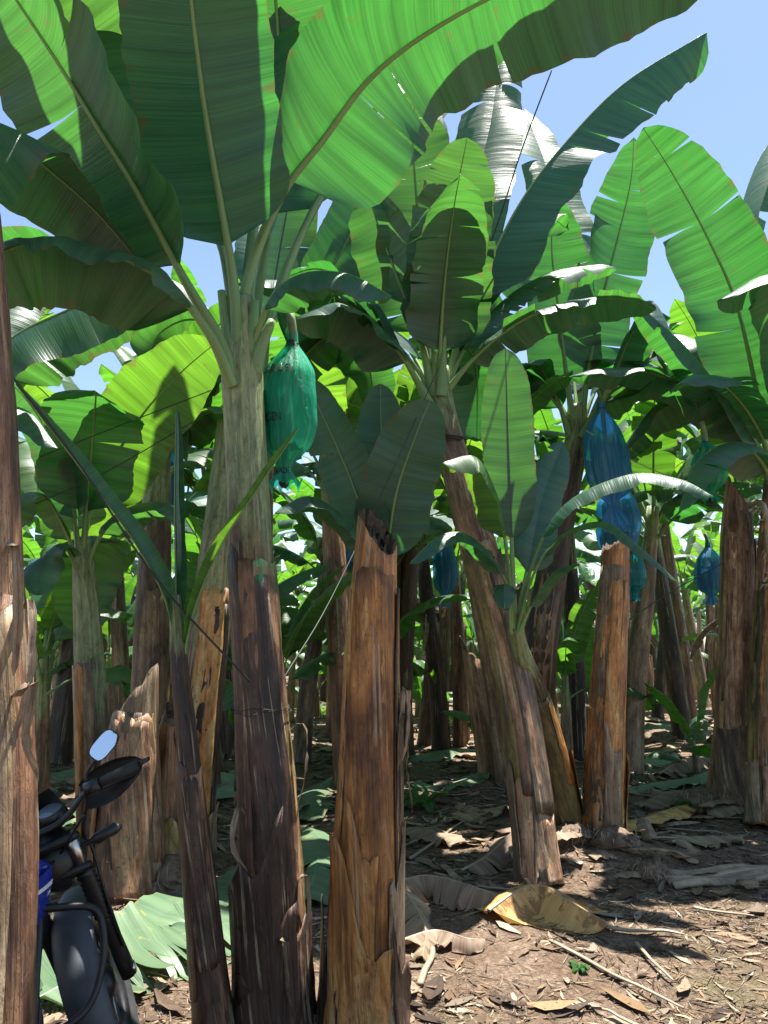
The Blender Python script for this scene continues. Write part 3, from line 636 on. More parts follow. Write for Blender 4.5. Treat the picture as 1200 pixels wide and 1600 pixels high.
# sucker G in front of F
G_, Gt, Gi = hero_plant('banana_sucker', 'leafy banana sucker whose stem leans beside the long leaning trunk', 'banana sucker', gp(884, 1314),
    [at(862, 1190, 5.6), at(836, 1085, 5.35), at(813, 1015, 5.05), at(803, 955, 4.88)], [.16, .12, .085, .055, .045], 61, 'trunk_olive', fresh=(.55, .9), sheaths=5, smats=['trunk_olive', 'trunk', 'trunk_orange'])
hero_leaf(G_, px_path([(804, 980, 4.85), (801, 880, 4.84), (797, 770, 4.8), (793, 660, 4.72), (790, 545, 4.6)]), .185, .32, up=(.05, -.9, .4), fold=(8, 8), curl=(-16, -16), seed=141, r0=.024, r1=.014, base=.22, tip=.6)
hero_leaf(G_, px_path([(804, 980, 4.85), (796, 880, 4.75), (778, 780, 4.6), (745, 715, 4.45), (690, 722, 4.35)]), .17, .42, up=(.2, -.2, 1), fold=(-18, -22), curl=(-40, -30), seed=142, r0=.022, r1=.012, tip=.7, mat='leaf_young_lit')
hero_leaf(G_, px_path([(806, 980, 4.85), (830, 880, 4.75), (880, 790, 4.6), (980, 742, 4.4), (1060, 748, 4.3), (1115, 775, 4.2)]), .14, .34, up=(-.1, -.28, 1), fold=(-14, -18), curl=(-30, -26), seed=143, r0=.022, r1=.012, rip=.08)
hero_leaf(G_, px_path([(806, 985, 4.85), (826, 910, 4.75), (868, 842, 4.6), (940, 815, 4.45), (1000, 855, 4.35), (1058, 908, 4.3)]), .085, .3, up=(.1, -.3, 1), fold=(-10, -10), curl=(-20, -20), seed=144, r0=.02, r1=.01, rip=.1)
hero_leaf(G_, px_path([(806, 985, 4.85), (830, 860, 4.95), (850, 770, 5.05), (880, 690, 5.15)]), .16, .28, up=(.3, -.8, .5), fold=(16, 16), curl=(-20, -20), seed=145, r0=.02, r1=.012, tears=1)
hero_leaf(G_, px_path([(802, 980, 4.85), (790, 905, 4.75), (740, 840, 4.6), (690, 835, 4.5), (640, 880, 4.4)]), .12, .3, up=(0, -.2, 1), fold=(-16, -16), curl=(-30, -30), seed=146, r0=.02, r1=.01)
hero_leaf(G_, px_path([(808, 990, 4.85), (835, 935, 4.75), (868, 892, 4.65), (905, 880, 4.55)]), .075, .3, up=(.2, -.2, 1), fold=(-20, -20), curl=(-30, -30), seed=147, r0=.018, r1=.01)
hero_leaf(G_, px_path([(802, 990, 4.85), (796, 940, 4.75), (790, 912, 4.65), (788, 950, 4.55)]), .09, .3, up=(0, -.6, 1), fold=(-10, -10), curl=(-30, -30), seed=148, r0=.018, r1=.01)

# sucker H behind the stump
H_, Ht, Hi = hero_plant('banana_sucker', 'sucker with two broad upright dark leaves rising behind the cut stump', 'banana sucker', gp(598, 1330),
    [at(600, 1150, 5.2), at(602, 980, 5.2), at(604, 890, 5.2)], [.09, .08, .06, .04], 71, 'trunk_grey', fresh=(.5, .9))
hero_leaf(H_, px_path([(603, 920, 5.2), (608, 840, 5.15), (622, 760, 5.05), (650, 680, 4.95), (672, 625, 4.9)]), .27, .16, up=(.1, .8, .5), fold=(6, 8), curl=(-16, -16), seed=151, base=.25, r0=.024, r1=.014)
hero_leaf(H_, px_path([(602, 920, 5.2), (600, 830, 5.25), (597, 740, 5.3), (594, 600, 5.3)]), .21, .2, up=(0, .9, .4), fold=(8, 8), curl=(-20, -20), seed=152, base=.2, r0=.024, r1=.014)
hero_leaf(H_, px_path([(600, 930, 5.2), (580, 840, 5.2), (545, 740, 5.2), (500, 640, 5.2), (470, 590, 5.2)]), .22, .16, up=(.3, .8, .5), fold=(4, 8), curl=(-20, -26), seed=153, base=.25, r0=.024, r1=.014, tears=(1, 0))
hero_leaf(H_, px_path([(603, 930, 5.2), (580, 850, 5.0), (530, 800, 4.9), (480, 775, 4.8), (430, 800, 4.7)]), .2, .2, up=(.1, -.1, 1), fold=(-14, -14), curl=(-30, -26), seed=154, base=.25, r0=.024, r1=.014)

# plant I with the blue bag
yI = 7.4
I_, It, Ii = hero_plant('banana_plant', 'dark trunked banana plant leaning right with the big blue bag beside its crown', 'banana plant', gp(842, 1208),
    [at(842, 1040, yI), at(862, 900, yI), at(882, 780, yI), at(900, 690, yI), at(902, 635, yI)], [.17, .165, .15, .135, .12, .1], 81, 'trunk_dark', fresh=(.72, 1.05), sheaths=6, smats=['trunk_dark', 'trunk_grey', 'trunk'])
for k_, (pts, W, up, fold, curl, tears) in enumerate([
    ([(898, 680, 7.4), (884, 580, 7.3), (872, 480, 7.15), (862, 390, 7.0), (866, 310, 6.8)], .40, FWD, (6, 10), (-30, -34), (7, 6)),
    ([(902, 680, 7.4), (918, 580, 7.3), (940, 470, 7.2), (968, 360, 7.1), (986, 280, 6.9), (990, 215, 6.7)], .40, (-.1, .8, .6), (8, 8), (-22, -26), (5, 6)),
    ([(906, 690, 7.4), (940, 630, 7.5), (1000, 585, 7.6), (1060, 590, 7.6), (1120, 650, 7.6)], .38, (-.1, .2, 1), (-18, -14), (-36, -40), (1, 2)),
    ([(906, 680, 7.5), (950, 590, 7.8), (1010, 520, 8.1), (1060, 500, 8.4), (1110, 540, 8.7)], .40, (-.2, .2, 1), (-10, -14), (-40, -40), (2, 2)),
    ([(896, 690, 7.4), (870, 620, 7.3), (840, 570, 7.2), (812, 580, 7.1), (800, 650, 7.0)], .3, (.2, .3, .9), (-10, -10), (-40, -40), (2, 1)),
    ([(902, 670, 7.5), (905, 520, 7.8), (890, 380, 8.2), (850, 250, 8.6), (820, 170, 9.0)], .38, (.1, -.6, .7), (14, 14), (-30, -30), (5, 5)),
    ([(906, 680, 7.3), (950, 600, 7.0), (985, 520, 6.8), (1020, 470, 6.6), (1065, 560, 6.4), (1090, 640, 6.3)], .3, (-.1, .2, 1), (-14, -14), (-40, -40), (2, 1))]):
    hero_leaf(I_, px_path(pts), W, .22, up=up, fold=fold, curl=curl, tears=tears, tvar=13, seed=160 + k_, r0=.055, r1=.026)

# plant J, right edge
yJ = 6.5
J_, Jt, Ji = hero_plant('banana_plant', 'banana plant cut by the right edge with huge raised leaves', 'banana plant', gp(1200, 1288),
    [at(1200, 1080, yJ), at(1206, 900, yJ), at(1214, 760, yJ), at(1216, 700, yJ)], [.16, .14, .13, .115, .09], 91, 'trunk', fresh=(.75, 1.0), sheaths=6)
for k_, (pts, W, up, fold, curl, tears) in enumerate([
    ([(1214, 760, 6.5), (1190, 650, 6.4), (1152, 480, 6.2), (1105, 370, 6.05), (1050, 270, 5.9), (1005, 200, 5.75)], .42, (.25, .75, .6), (4, 8), (-20, -34), (6, 7)),
    ([(1216, 760, 6.6), (1190, 560, 7.0), (1150, 400, 7.3), (1180, 260, 7.6), (1260, 150, 7.9)], .40, (-.2, .5, .9), (-20, -14), (-50, -30), (1, 2)),
    ([(1214, 760, 6.5), (1180, 690, 6.3), (1120, 600, 6.1), (1060, 530, 5.95), (990, 470, 5.8)], .28, (.3, -.3, .9), (-14, -18), (-30, -40), (1, 1)),
    ([(1216, 760, 6.6), (1180, 660, 6.9), (1100, 610, 7.2), (1020, 640, 7.4), (960, 720, 7.5)], .36, (.1, .2, 1), (-14, -10), (-40, -40), (2, 1)),
    ([(1218, 760, 6.5), (1240, 600, 6.2), (1230, 480, 5.9), (1200, 430, 5.7), (1120, 470, 5.5)], .34, (.1, .2, 1), (-12, -10), (-40, -40), (1, 1)),
    ([(1216, 740, 6.6), (1205, 560, 6.8), (1195, 440, 7.0), (1178, 350, 7.1)], .05, (.2, -.6, .7), (70, 70), (10, 10), 0),
    ([(1218, 760, 6.5), (1290, 620, 6.2), (1380, 500, 5.9), (1480, 500, 5.5)], .36, (-.1, .2, 1), (-12, -10), (-40, -40), (1, 1)),
    ([(1218, 780, 6.4), (1190, 720, 6.0), (1150, 690, 5.7), (1090, 720, 5.5), (1060, 800, 5.4)], .26, (.1, .1, 1), (-12, -10), (-40, -40), (1, 1))]):
    hero_leaf(J_, px_path(pts), W, .2, up=up, fold=fold, curl=curl, tears=tears, tvar=13, seed=180 + k_, r0=.05, r1=.024)

def crown_extra(root, top, spec, seed, W):
    rng = random.Random(seed)
    for i, (az, el, ln, droop) in enumerate(spec):
        a = math.radians(az); pts = arch(np.asarray(top) - np.array((0, 0, .25)), a, el, ln, droop)
        hero_leaf(root, pts, W * rng.uniform(.85, 1.1), .2, up=(-math.sin(a) * .8, -math.cos(a) * .8, .8), fold=(rng.uniform(-16, 6), rng.uniform(-16, 6)), curl=(rng.uniform(-45, -20), rng.uniform(-45, -20)),
                  tears=(rng.randint(2, 7), rng.randint(2, 7)), tvar=18, seed=seed * 7 + i, r0=.042, r1=.02, ns=36, nv=6, rip=.07)
crown_extra(F_, at(684, 575, 5.6), [(20, 74, 2.3, 60), (75, 66, 2.3, 70), (-50, 64, 2.2, 75), (-100, 58, 2.0, 80), (110, 50, 1.9, 85), (175, 74, 1.7, 60)], 351, .31)
crown_extra(I_, at(902, 635, 7.4), [(10, 72, 2.4, 60), (60, 64, 2.4, 75), (-60, 64, 2.3, 75), (110, 52, 2.2, 85), (-110, 50, 2.0, 90)], 352, .31)
crown_extra(J_, at(1216, 700, 6.5), [(-20, 76, 2.5, 55), (-60, 66, 2.4, 70), (-95, 56, 2.3, 80), (-130, 48, 2.0, 85), (30, 70, 2.4, 70)], 353, .32)

# stump K and stump M on the right
K_, Kt, Ki = hero_plant('banana_stump', 'orange-brown cut stump standing right of the leaning plant with fibrous root foot', 'stump', gp(942, 1322),
    [at(944, 1180, 5.62), at(950, 1050, 5.62), at(958, 930, 5.62), at(962, 850, 5.62)], [.145, .140, .120, .108, .098], 201, 'trunk_orange', cut=(.5, .3, .06), sheaths=6, smats=['trunk_orange', 'trunk_orange', 'trunk', 'trunk_grey'], shred=((-2.3, .55, .3), (-2.6, .9, .3), (-2.0, .35, .2)))
M_, Mt, Mi = hero_plant('banana_stump', 'grey-brown cut stump near the right edge with torn shaggy top', 'stump', gp(1148, 1262),
    [at(1150, 1120, 6.85), at(1152, 960, 6.85), at(1152, 840, 6.85), at(1154, 770, 6.85)], [.225, .175, .158, .145, .11], 211, 'trunk', cut=(1.5, 2.6, .1), sheaths=8, smats=['trunk_grey', 'trunk', 'trunk'], shred=((-.3, 2.55, .45), (-.6, 2.5, .3), (-.1, 2.4, .4), (-2.0, 2.6, .25), (-1.0, 2.6, .35)))

# clump D on the left and plants E, N
D1, D1t, D1i = hero_plant('banana_stump', 'broken split stump with ragged pointed top behind the motorcycle', 'stump', gp(196, 1402),
    [at(200, 1290, 4.55), at(206, 1180, 4.55), at(214, 1085, 4.55)], [.20, .19, .150, .105], 221, 'trunk_grey', cut=(1.6, 0.0, .1), sheaths=8, smats=['trunk_grey', 'trunk_orange', 'trunk'], big=1.2, fresh=(1.5, 2))
D2, D2t, D2i = hero_plant('banana_stump', 'squat mossy stump leaning beside the broken stump on the left', 'stump', gp(252, 1385),
    [at(256, 1290, 4.75), at(268, 1190, 4.75), at(280, 1110, 4.75)], [.16, .15, .13, .08], 231, 'trunk', cut=(.7, 2.0, .08), sheaths=6, fresh=(.5, 2))
D3, D3t, D3i = hero_plant('banana_plant', 'greenish banana trunk leaning right behind the slim dark sucker', 'banana plant', gp(292, 1330),
    [at(305, 1180, 5.3), at(318, 1060, 5.3), at(336, 900, 5.3), at(350, 760, 5.3), at(358, 660, 5.3)], [.17, .155, .148, .135, .11, .09], 241, 'trunk_grey', fresh=(.1, .9), sheaths=5)
E_, Et, Ei = hero_plant('banana_plant', 'slender greenish banana plant on the left with bright fan of leaves', 'banana plant', gp(150, 1340),
    [at(146, 1180, 5.0), at(138, 1000, 5.0), at(131, 880, 5.0), at(129, 840, 5.0)], [.115, .105, .09, .07, .05], 251, 'trunk_grey', fresh=(.1, .8), sheaths=3)
for k_, (pts, W, up, fold, curl, tears, mt) in enumerate([
    ([(129, 880, 5.0), (140, 800, 4.95), (168, 735, 4.85), (225, 645, 4.7), (285, 580, 4.6), (338, 535, 4.5)], .30, (.0, .7, .7), (4, 6), (-16, -24), 0, 'leaf_young_lit'),
    ([(130, 880, 5.0), (136, 780, 4.9), (145, 680, 4.7), (150, 620, 4.45), (148, 610, 4.1)], .33, (.0, .6, .8), (-10, -6), (-30, -30), (0, 1), 'leaf'),
    ([(127, 880, 5.0), (115, 780, 4.9), (88, 700, 4.8), (50, 635, 4.7), (0, 580, 4.6)], .26, (.2, .3, .9), (0, 0), (-30, -24), 0, 'leaf'),
    ([(127, 890, 5.0), (105, 830, 4.9), (70, 775, 4.8), (30, 775, 4.7), (0, 830, 4.6)], .2, (.1, .1, 1), (-10, -10), (-30, -24), 0, 'leaf_young_lit'),
    ([(128, 900, 5.0), (142, 850, 5.1), (150, 840, 5.2), (140, 900, 5.3), (130, 1000, 5.3)], .26, (.0, .5, .8), (-6, -6), (-20, -24), 1, 'leaf_young_lit'),
    ([(131, 890, 5.0), (160, 830, 4.95), (210, 790, 4.9), (270, 790, 4.85), (310, 840, 4.8)], .22, (-.1, .1, 1), (-10, -14), (-30, -24), 1, 'leaf'),
    ([(128, 890, 5.0), (110, 800, 5.2), (70, 720, 5.4), (40, 690, 5.6)], .26, (.2, -.4, .9), (6, 6), (-30, -24), 1, 'leaf_young_lit'),
    ([(128, 900, 5.0), (100, 850, 4.8), (70, 870, 4.7), (60, 930, 4.6)], .14, (.0, .0, 1), (-6, -6), (-30, -24), 0, 'leaf')]):
    hero_leaf(E_, px_path(pts), W, .22, up=up, fold=fold, curl=curl, tears=tears, seed=260 + k_, r0=.026, r1=.015, mat=mt)

yN = 5.6
N_, Nt_, Ni = hero_plant('banana_plant', 'banana plant with mottled trunk and pale crown between slender plant and bagged plant', 'banana plant', gp(232, 1318),
    [at(232, 1150, yN), at(236, 1000, yN), at(242, 860, yN), at(246, 740, yN), at(252, 690, yN)], [.15, .14, .13, .115, .1, .07], 271, 'trunk_grey', fresh=(.6, 1.0), sheaths=5)
for k_, (pts, W, up, fold, curl, tears) in enumerate([
    ([(250, 740, 5.6), (268, 660, 5.6), (290, 590, 5.6), (330, 520, 5.6), (390, 470, 5.6)], .34, (-.2, .5, .8), (0, 0), (-30, -30), 1),
    ([(250, 740, 5.6), (270, 690, 5.5), (310, 650, 5.4), (360, 640, 5.3), (420, 690, 5.2)], .30, (-.1, .2, 1), (-10, -14), (-40, -30), 1),
    ([(250, 740, 5.7), (256, 620, 6.0), (270, 520, 6.3), (290, 440, 6.6)], .36, (.0, -.5, .8), (10, 10), (-40, -30), 1),
    ([(248, 750, 5.6), (228, 690, 5.4), (190, 650, 5.3), (140, 660, 5.2), (100, 720, 5.1)], .28, (.1, .1, 1), (-10, -10), (-40, -30), 1),
    ([(252, 750, 5.6), (280, 720, 5.9), (330, 700, 6.2), (390, 730, 6.5)], .28, (-.1, .1, 1), (-10, -10), (-40, -30), 1)]):
    hero_leaf(N_, px_path(pts), W * .8, .22, up=up, fold=fold, curl=curl, tears=tears, mat='leaf_young_lit', seed=280 + k_, r0=.04, r1=.02)  # brighter leaf colour here paints in the look of sunlit leaves

# plant P: its trunk stands hidden behind the left-edge trunk, its big leaf hangs lit by the sun
P_, Pt, Pi = hero_plant('banana_plant', 'banana plant half hidden behind the left edge trunk with sunlit hanging leaf', 'banana plant', np.array((at(-70, 1300, 4.3)[0], 4.3, 0)),
    [at(-70, 1100, 4.3), at(-68, 900, 4.3), at(-62, 720, 4.3), at(-55, 620, 4.3)], [.15, .14, .125, .11, .08], 291, 'trunk', fresh=(.7, 1), sheaths=3)
for k_, (pts, W, up, fold, curl, tears) in enumerate([
    ([(-56, 660, 4.3), (-30, 580, 4.25), (22, 525, 4.2), (90, 490, 4.2), (165, 462, 4.2), (245, 448, 4.25)], .40, (-.05, .0, 1), (-56, -10), (-24, -40), (0, 1)),
    ([(-56, 660, 4.4), (-40, 560, 4.7), (0, 480, 5.0), (60, 420, 5.3), (140, 400, 5.6)], .36, (-.1, -.2, 1), (-20, -10), (-40, -40), (1, 2)),
    ([(-56, 660, 4.3), (-60, 540, 4.2), (-40, 440, 4.1), (20, 390, 4.0), (120, 400, 3.95), (190, 470, 3.9)], .34, (-.1, .1, 1), (-10, -10), (-40, -40), (1, 1)),
    ([(-60, 680, 4.3), (-20, 640, 4.1), (40, 640, 4.0), (90, 700, 3.9)], .22, (-.1, .1, 1), (-10, -10), (-40, -40), (0, 1))]):
    hero_leaf(P_, px_path(pts), W * (1 if k_ == 0 else .75), .2, up=up, fold=fold, curl=curl, tears=tears, seed=300 + k_, r0=.036, r1=.02)

yR = 6.1
R_, Rt, Ri = hero_plant('banana_plant', 'tall banana plant hidden behind the bagged plant with glossy torn leaf above it', 'banana plant', np.array((at(398, 1270, yR)[0], yR, 0)),
    [at(398, 1100, yR), at(400, 900, yR), at(404, 720, yR), at(406, 620, yR)], [.15, .14, .13, .115, .08], 311, 'trunk_grey', fresh=(.6, 1), sheaths=3)
for k_, (pts, W, up, fold, curl, tears) in enumerate([
    ([(405, 660, 6.1), (425, 460, 6.2), (455, 290, 6.2), (482, 150, 6.0), (470, 60, 5.6), (440, 40, 5.2)], .36, (-.1, -.7, .6), (10, -16), (-34, -60), (3, 3)),
    ([(402, 660, 6.1), (370, 560, 6.0), (310, 500, 5.9), (250, 520, 5.8), (225, 580, 5.7)], .34, (.1, .4, .9), (-6, -8), (-34, -30), (1, 1)),
    ([(407, 660, 6.1), (470, 500, 6.2), (540, 380, 6.3), (585, 270, 6.4), (600, 200, 6.4)], .38, (-.2, .7, .7), (4, 4), (-34, -30), (1, 2)),
    ([(403, 660, 6.1), (340, 500, 6.3), (240, 425, 6.4), (120, 430, 6.4), (30, 490, 6.4)], .40, (.0, -.25, 1), (-16, -20), (-34, -36), (2, 3)),
    ([(408, 660, 6.1), (470, 560, 6.2), (530, 520, 6.3), (575, 570, 6.4), (585, 660, 6.4)], .34, (-.1, .3, 1), (-10, -10), (-34, -36), (1, 2)),
    ([(405, 650, 6.1), (415, 480, 6.4), (420, 320, 6.8), (400, 180, 7.2), (360, 80, 7.6)], .38, (.1, -.6, .7), (8, 8), (-34, -36), (4, 2)),
    ([(407, 660, 6.1), (500, 470, 6.5), (590, 300, 7.0), (680, 160, 7.4), (760, 60, 7.8)], .40, (-.2, -.3, 1), (-10, -20), (-34, -46), (4, 3)),
    ([(403, 670, 6.1), (380, 600, 5.8), (330, 590, 5.6), (300, 650, 5.5), (290, 720, 5.4)], .26, (.1, .2, 1), (-10, -10), (-34, -36), (1, 0))]):
    hero_leaf(R_, px_path(pts), W * .85, .22, up=up, fold=fold, curl=curl, tears=tears, seed=320 + k_, r0=.045, r1=.022)

# ------------------------------------------------------------------ generic plants further back
def make_proto(seed, trunk_h, nleaf, leaf_len, W, rad, lean, mat, sucker=False, tearmax=7, young=False):
    rng = random.Random(seed); parts = []
    top = np.array((lean[0], lean[1], trunk_h))
    if sucker:
        P = [np.zeros(3), top * .5 + np.array((0, 0, 0)), top]; R = [rad, rad * .75, rad * .4]; fr = (.35, .9)
    else:
        P = [np.zeros(3), top * .33 - np.array((lean[0], lean[1], 0)) * .1, top * .66, top]; R = [rad, rad * .93, rad * .8, rad * .55]; fr = (.68, 1.0)
    me, _ = trunk_mesh(P, R, seed, mat, fresh=fr, nseg=18, dz=.12); parts.append(('trunk', me))
    a0 = rng.uniform(0, 6.28)
    for i in range(nleaf):
        f = i / max(1, nleaf - 1)          # 0 newest .. 1 oldest
        az = a0 + i * 2.4 + rng.uniform(-.35, .35)
        el = 84 - 44 * f ** 1.1 + rng.uniform(-7, 7); droop = 38 + 58 * f + rng.uniform(-12, 16)
        ln = leaf_len * rng.uniform(.82, 1.1) * (1 if f < .8 else .9)
        pts = arch(top - np.array((0, 0, .28 * f + .12)), az, el, ln, droop)
        up = nrm(np.array((-math.sin(az) * .9, -math.cos(az) * .9, .9)))
        t = (rng.randint(1, tearmax + 3), rng.randint(1, tearmax + 3))
        mts = ('leaf_young_lit' if (young or f < .8) else 'leaf', 'rib')  # most mature leaves take the brighter colour too, a backlit glow put into them
        parts.append(('leaf', joint_leaf_mesh(pts, W * rng.uniform(.85, 1.1), rng.uniform(.16, .22), up, (rng.uniform(-20, 14), rng.uniform(-20, 14)), (rng.uniform(-55, -15), rng.uniform(-55, -15)), .06, t, seed * 97 + i, mts, r0=rad * .22, r1=rad * .12, tvar=24)))
    if not sucker and rng.random() < .7:   # dead leaves hanging along the stem
        for i in range(rng.randint(1, 2)):
            az = rng.uniform(0, 6.28); b0 = np.array((0, 0, trunk_h * rng.uniform(.55, .8))) + top * np.array((.65, .65, 0)) + rad * .7 * np.array((math.sin(az), math.cos(az), 0))
            pts = arch(b0, az, -25, rng.uniform(.6, 1.0), 62)
            parts.append(('dead_leaf', joint_leaf_mesh(pts, .09, .1, (math.sin(az), math.cos(az), .5), (-70, -66), (-80, -70), .35, 4, seed * 53 + i, ('leaf_dry', 'rib_dry'), r0=.014, r1=.01, ns=14, nv=4)))
    return parts
PROTO = [make_proto(401, 2.9, 9, 2.1, .25, .125, (.1, .05), 'trunk'), make_proto(402, 3.2, 9, 2.2, .26, .13, (-.25, .1), 'trunk_dark'),
         make_proto(403, 2.7, 8, 2.0, .24, .115, (.3, -.1), 'trunk_grey'), make_proto(404, 3.0, 8, 2.3, .26, .13, (-.05, .2), 'trunk', tearmax=9),
         make_proto(405, 2.8, 9, 2.1, .25, .12, (.15, .1), 'trunk_dark')]
SUCK = [make_proto(411, .8, 6, 1.4, .17, .07, (.05, 0), 'trunk_grey', True, 1, True), make_proto(412, 1.3, 7, 1.6, .20, .09, (-.08, .03), 'trunk_grey', True, 2, True), make_proto(413, .45, 5, 1.1, .16, .05, (.02, 0), 'trunk_grey', True, 0, True)]
def stump_proto(seed, hgt, rad, lean, mat):
    me, _ = trunk_mesh([np.zeros(3), np.array((lean[0] * .5, lean[1] * .5, hgt * .5)), np.array((lean[0], lean[1], hgt))], [rad, rad * .92, rad * .74], seed, mat, nseg=18, dz=.12, cut=(1.0, seed * 1.3, .08))
    return [('trunk', me)]
STUMP = [stump_proto(421, 1.9, .115, (.1, 0), 'trunk_dark'), stump_proto(422, 1.3, .125, (-.1, .1), 'trunk'), stump_proto(423, 2.2, .11, (.15, .05), 'trunk_grey')]
def place(proto, name, xy, rz, s, label, cat, group, lean=(0, 0), sz=None):
    root = empty(name, on_ground(np.array((xy[0], xy[1], 0)), -.03), label, cat, group)
    root.rotation_euler = (lean[0], lean[1], rz); root.scale = (s, s, sz or s)
    for pn, me in proto:
        c = bpy.data.objects.new(pn, me); COL.objects.link(c); c.parent = root
    return root

# middle distance: each placed by its foot in the photograph
MID = [  # px, py, proto list, index, rot, scale, label
    (690, 1168, PROTO, 1, .4, .98, 'banana plant with thin reddish trunk just right of the cut stump'),
    (722, 1166, PROTO, 0, 2.2, .92, 'banana plant with pale-footed trunk paired with the reddish one'),
    (664, 1160, STUMP, 0, .4, .95, 'narrow dark stump close behind the cut stump on its right'),
    (768, 1214, STUMP, 1, 1.0, 1.0, 'dark stump standing in shade left of the leaning plant'),
    (795, 1225, PROTO, 2, 4.0, 1.05, 'banana plant hidden in shade behind the leaning plant'),
    (905, 1190, PROTO, 4, 1.1, 1.1, 'banana plant with near-black trunk between leaning plant and orange stump'),
    (868, 1150, STUMP, 2, 1.9, 1.0, 'slim grey stump in the shade behind the leaning plants'),
    (1068, 1162, PROTO, 1, 5.0, 1.05, 'banana plant with straight dark red trunk on a root mound'),
    (995, 1118, PROTO, 0, 3.0, 1.1, 'banana plant with wide mossy trunk behind the orange stump'),
    (1018, 1110, PROTO, 3, 1.0, 1.0, 'banana plant close behind the wide mossy trunk'),
    (1100, 1105, PROTO, 2, 2.5, 1.05, 'banana plant behind the straight dark red trunk'),
    (1120, 1120, STUMP, 1, 2.0, .55, 'short pale stump left of the shaggy right stump'),
    (470, 1190, PROTO, 2, 1.2, 1.0, 'banana plant with leaning brown trunk between bagged plant and cut stump'),
    (545, 1222, PROTO, 0, 2.0, 1.22, 'banana plant hidden behind the cut stump with leaves spreading above it'),
    (330, 1208, PROTO, 2, 2.9, 1.15, 'banana plant behind the greenish leaning trunk'),
    (625, 1185, PROTO, 1, 3.3, 1.1, 'banana plant hugging the right side of the cut stump'),
    (985, 1205, PROTO, 2, .7, 1.15, 'banana plant just right of the orange stump in shade'),
    (1185, 1215, PROTO, 0, 5.2, 1.1, 'banana plant behind the right edge plant'),
    (440, 1170, STUMP, 2, 3.0, .95, 'stump just right of the bagged plant trunk in shade'),
    (345, 1150, PROTO, 3, .8, 1.05, 'banana plant in shade just left of the bagged plant trunk'),
    (325, 1135, STUMP, 0, 2.6, 1.0, 'dark stump in shade left of the bagged plant'),
    (112, 1130, PROTO, 4, 3.7, 1.0, 'banana plant leaning left behind the slender greenish plant'),
    (70, 1120, PROTO, 0, 1.9, 1.0, 'banana plant in shade next to the left edge trunk'),
    (90, 1118, STUMP, 2, .6, .9, 'thin stump in shade near the left edge trunk'),
    (160, 1125, PROTO, 1, 5.5, .95, 'banana plant behind the broken split stump'),
    (330, 1230, SUCK, 1, 1.0, 1.05, 'bright leafy sucker low behind the bagged plant'),
    (540, 1170, SUCK, 1, 2.0, 1.1, 'bright leafy sucker low behind the cut stump on its left'),
    (450, 1230, SUCK, 1, .3, 1.0, 'sucker growing between the bagged plant and the cut stump'),
    (905, 1140, SUCK, 2, 2.0, .9, 'thin leaved sucker in front of the slim grey stump'),
    (60, 1250, SUCK, 1, 2.2, 1.1, 'sucker behind the motorcycle mirror at the left'),
    (740, 1130, SUCK, 2, 1.1, .9, 'small bright sucker in the gap left of the leaning plant'),
]
for i, (px, py, lib, k, rz, s, lab) in enumerate(MID):
    r_ = random.Random(900 + i); g_ = gp(px, py)
    nm = {id(PROTO): 'banana_plant', id(SUCK): 'banana_sucker', id(STUMP): 'banana_stump'}[id(lib)]
    ct = {'banana_plant': 'banana plant', 'banana_sucker': 'banana sucker', 'banana_stump': 'stump'}[nm]
    gr = {'banana_plant': 'banana plants in the middle rows', 'banana_sucker': 'suckers among the trunks', 'banana_stump': 'cut stumps among the trunks'}[nm]
    place(lib[k], nm, g_, rz, s, lab, ct, gr, (r_.uniform(-.06, .06), r_.uniform(-.06, .06)))

# plants on the other side of the track, behind the viewer (the mirror shows them)
for i, (x, y, k, sc_) in enumerate(((-2.6, -3.6, 0, 1.1), (-.4, -5.2, 1, 1.1), (2.4, -4.4, 3, 1.1), (-4.4, -5.6, 2, 1.1), (4.6, -6.0, 4, 1.1))):
    place(PROTO[k], 'banana_plant', (x, y), i * 1.3, sc_, 'banana plant across the track seen only in the motorcycle mirror', 'banana plant', 'banana plants across the track')

# far rows
rng = random.Random(77); taken = [tuple(gp(m[0], m[1])[:2]) for m in MID if m[2] is not SUCK]
far = []
tries = 0
while len(far) < 200 and tries < 20000:
    tries += 1
    y = 10.5 + 38 * rng.random() ** .9; hw = y * .56 + 2.5
    x = rng.uniform(-hw, hw)
    sp = 1.5 + .012 * y
    if any((x - a) ** 2 + (y - b) ** 2 < sp ** 2 for a, b in taken): continue
    taken.append((x, y)); far.append((x, y))
slim = []; tries = 0
while len(slim) < 80 and tries < 9000:
    tries += 1
    y = 9.0 + 16 * rng.random() ** 1.1; x = rng.uniform(-y * .54, y * .54)
    if any((x - a) ** 2 + (y - b) ** 2 < .62 ** 2 for a, b in taken): continue
    taken.append((x, y)); slim.append((x, y))
for x, y in slim:
    place(STUMP[rng.randrange(3)], 'banana_stump', (x, y), rng.uniform(0, 6.28), rng.uniform(.78, 1.0), 'slim cut stump standing in the shaded rows behind the foreground plants', 'stump', 'slim stumps in the shaded rows', (rng.uniform(-.12, .12), rng.uniform(-.12, .12)), sz=rng.uniform(.7, 1.2))
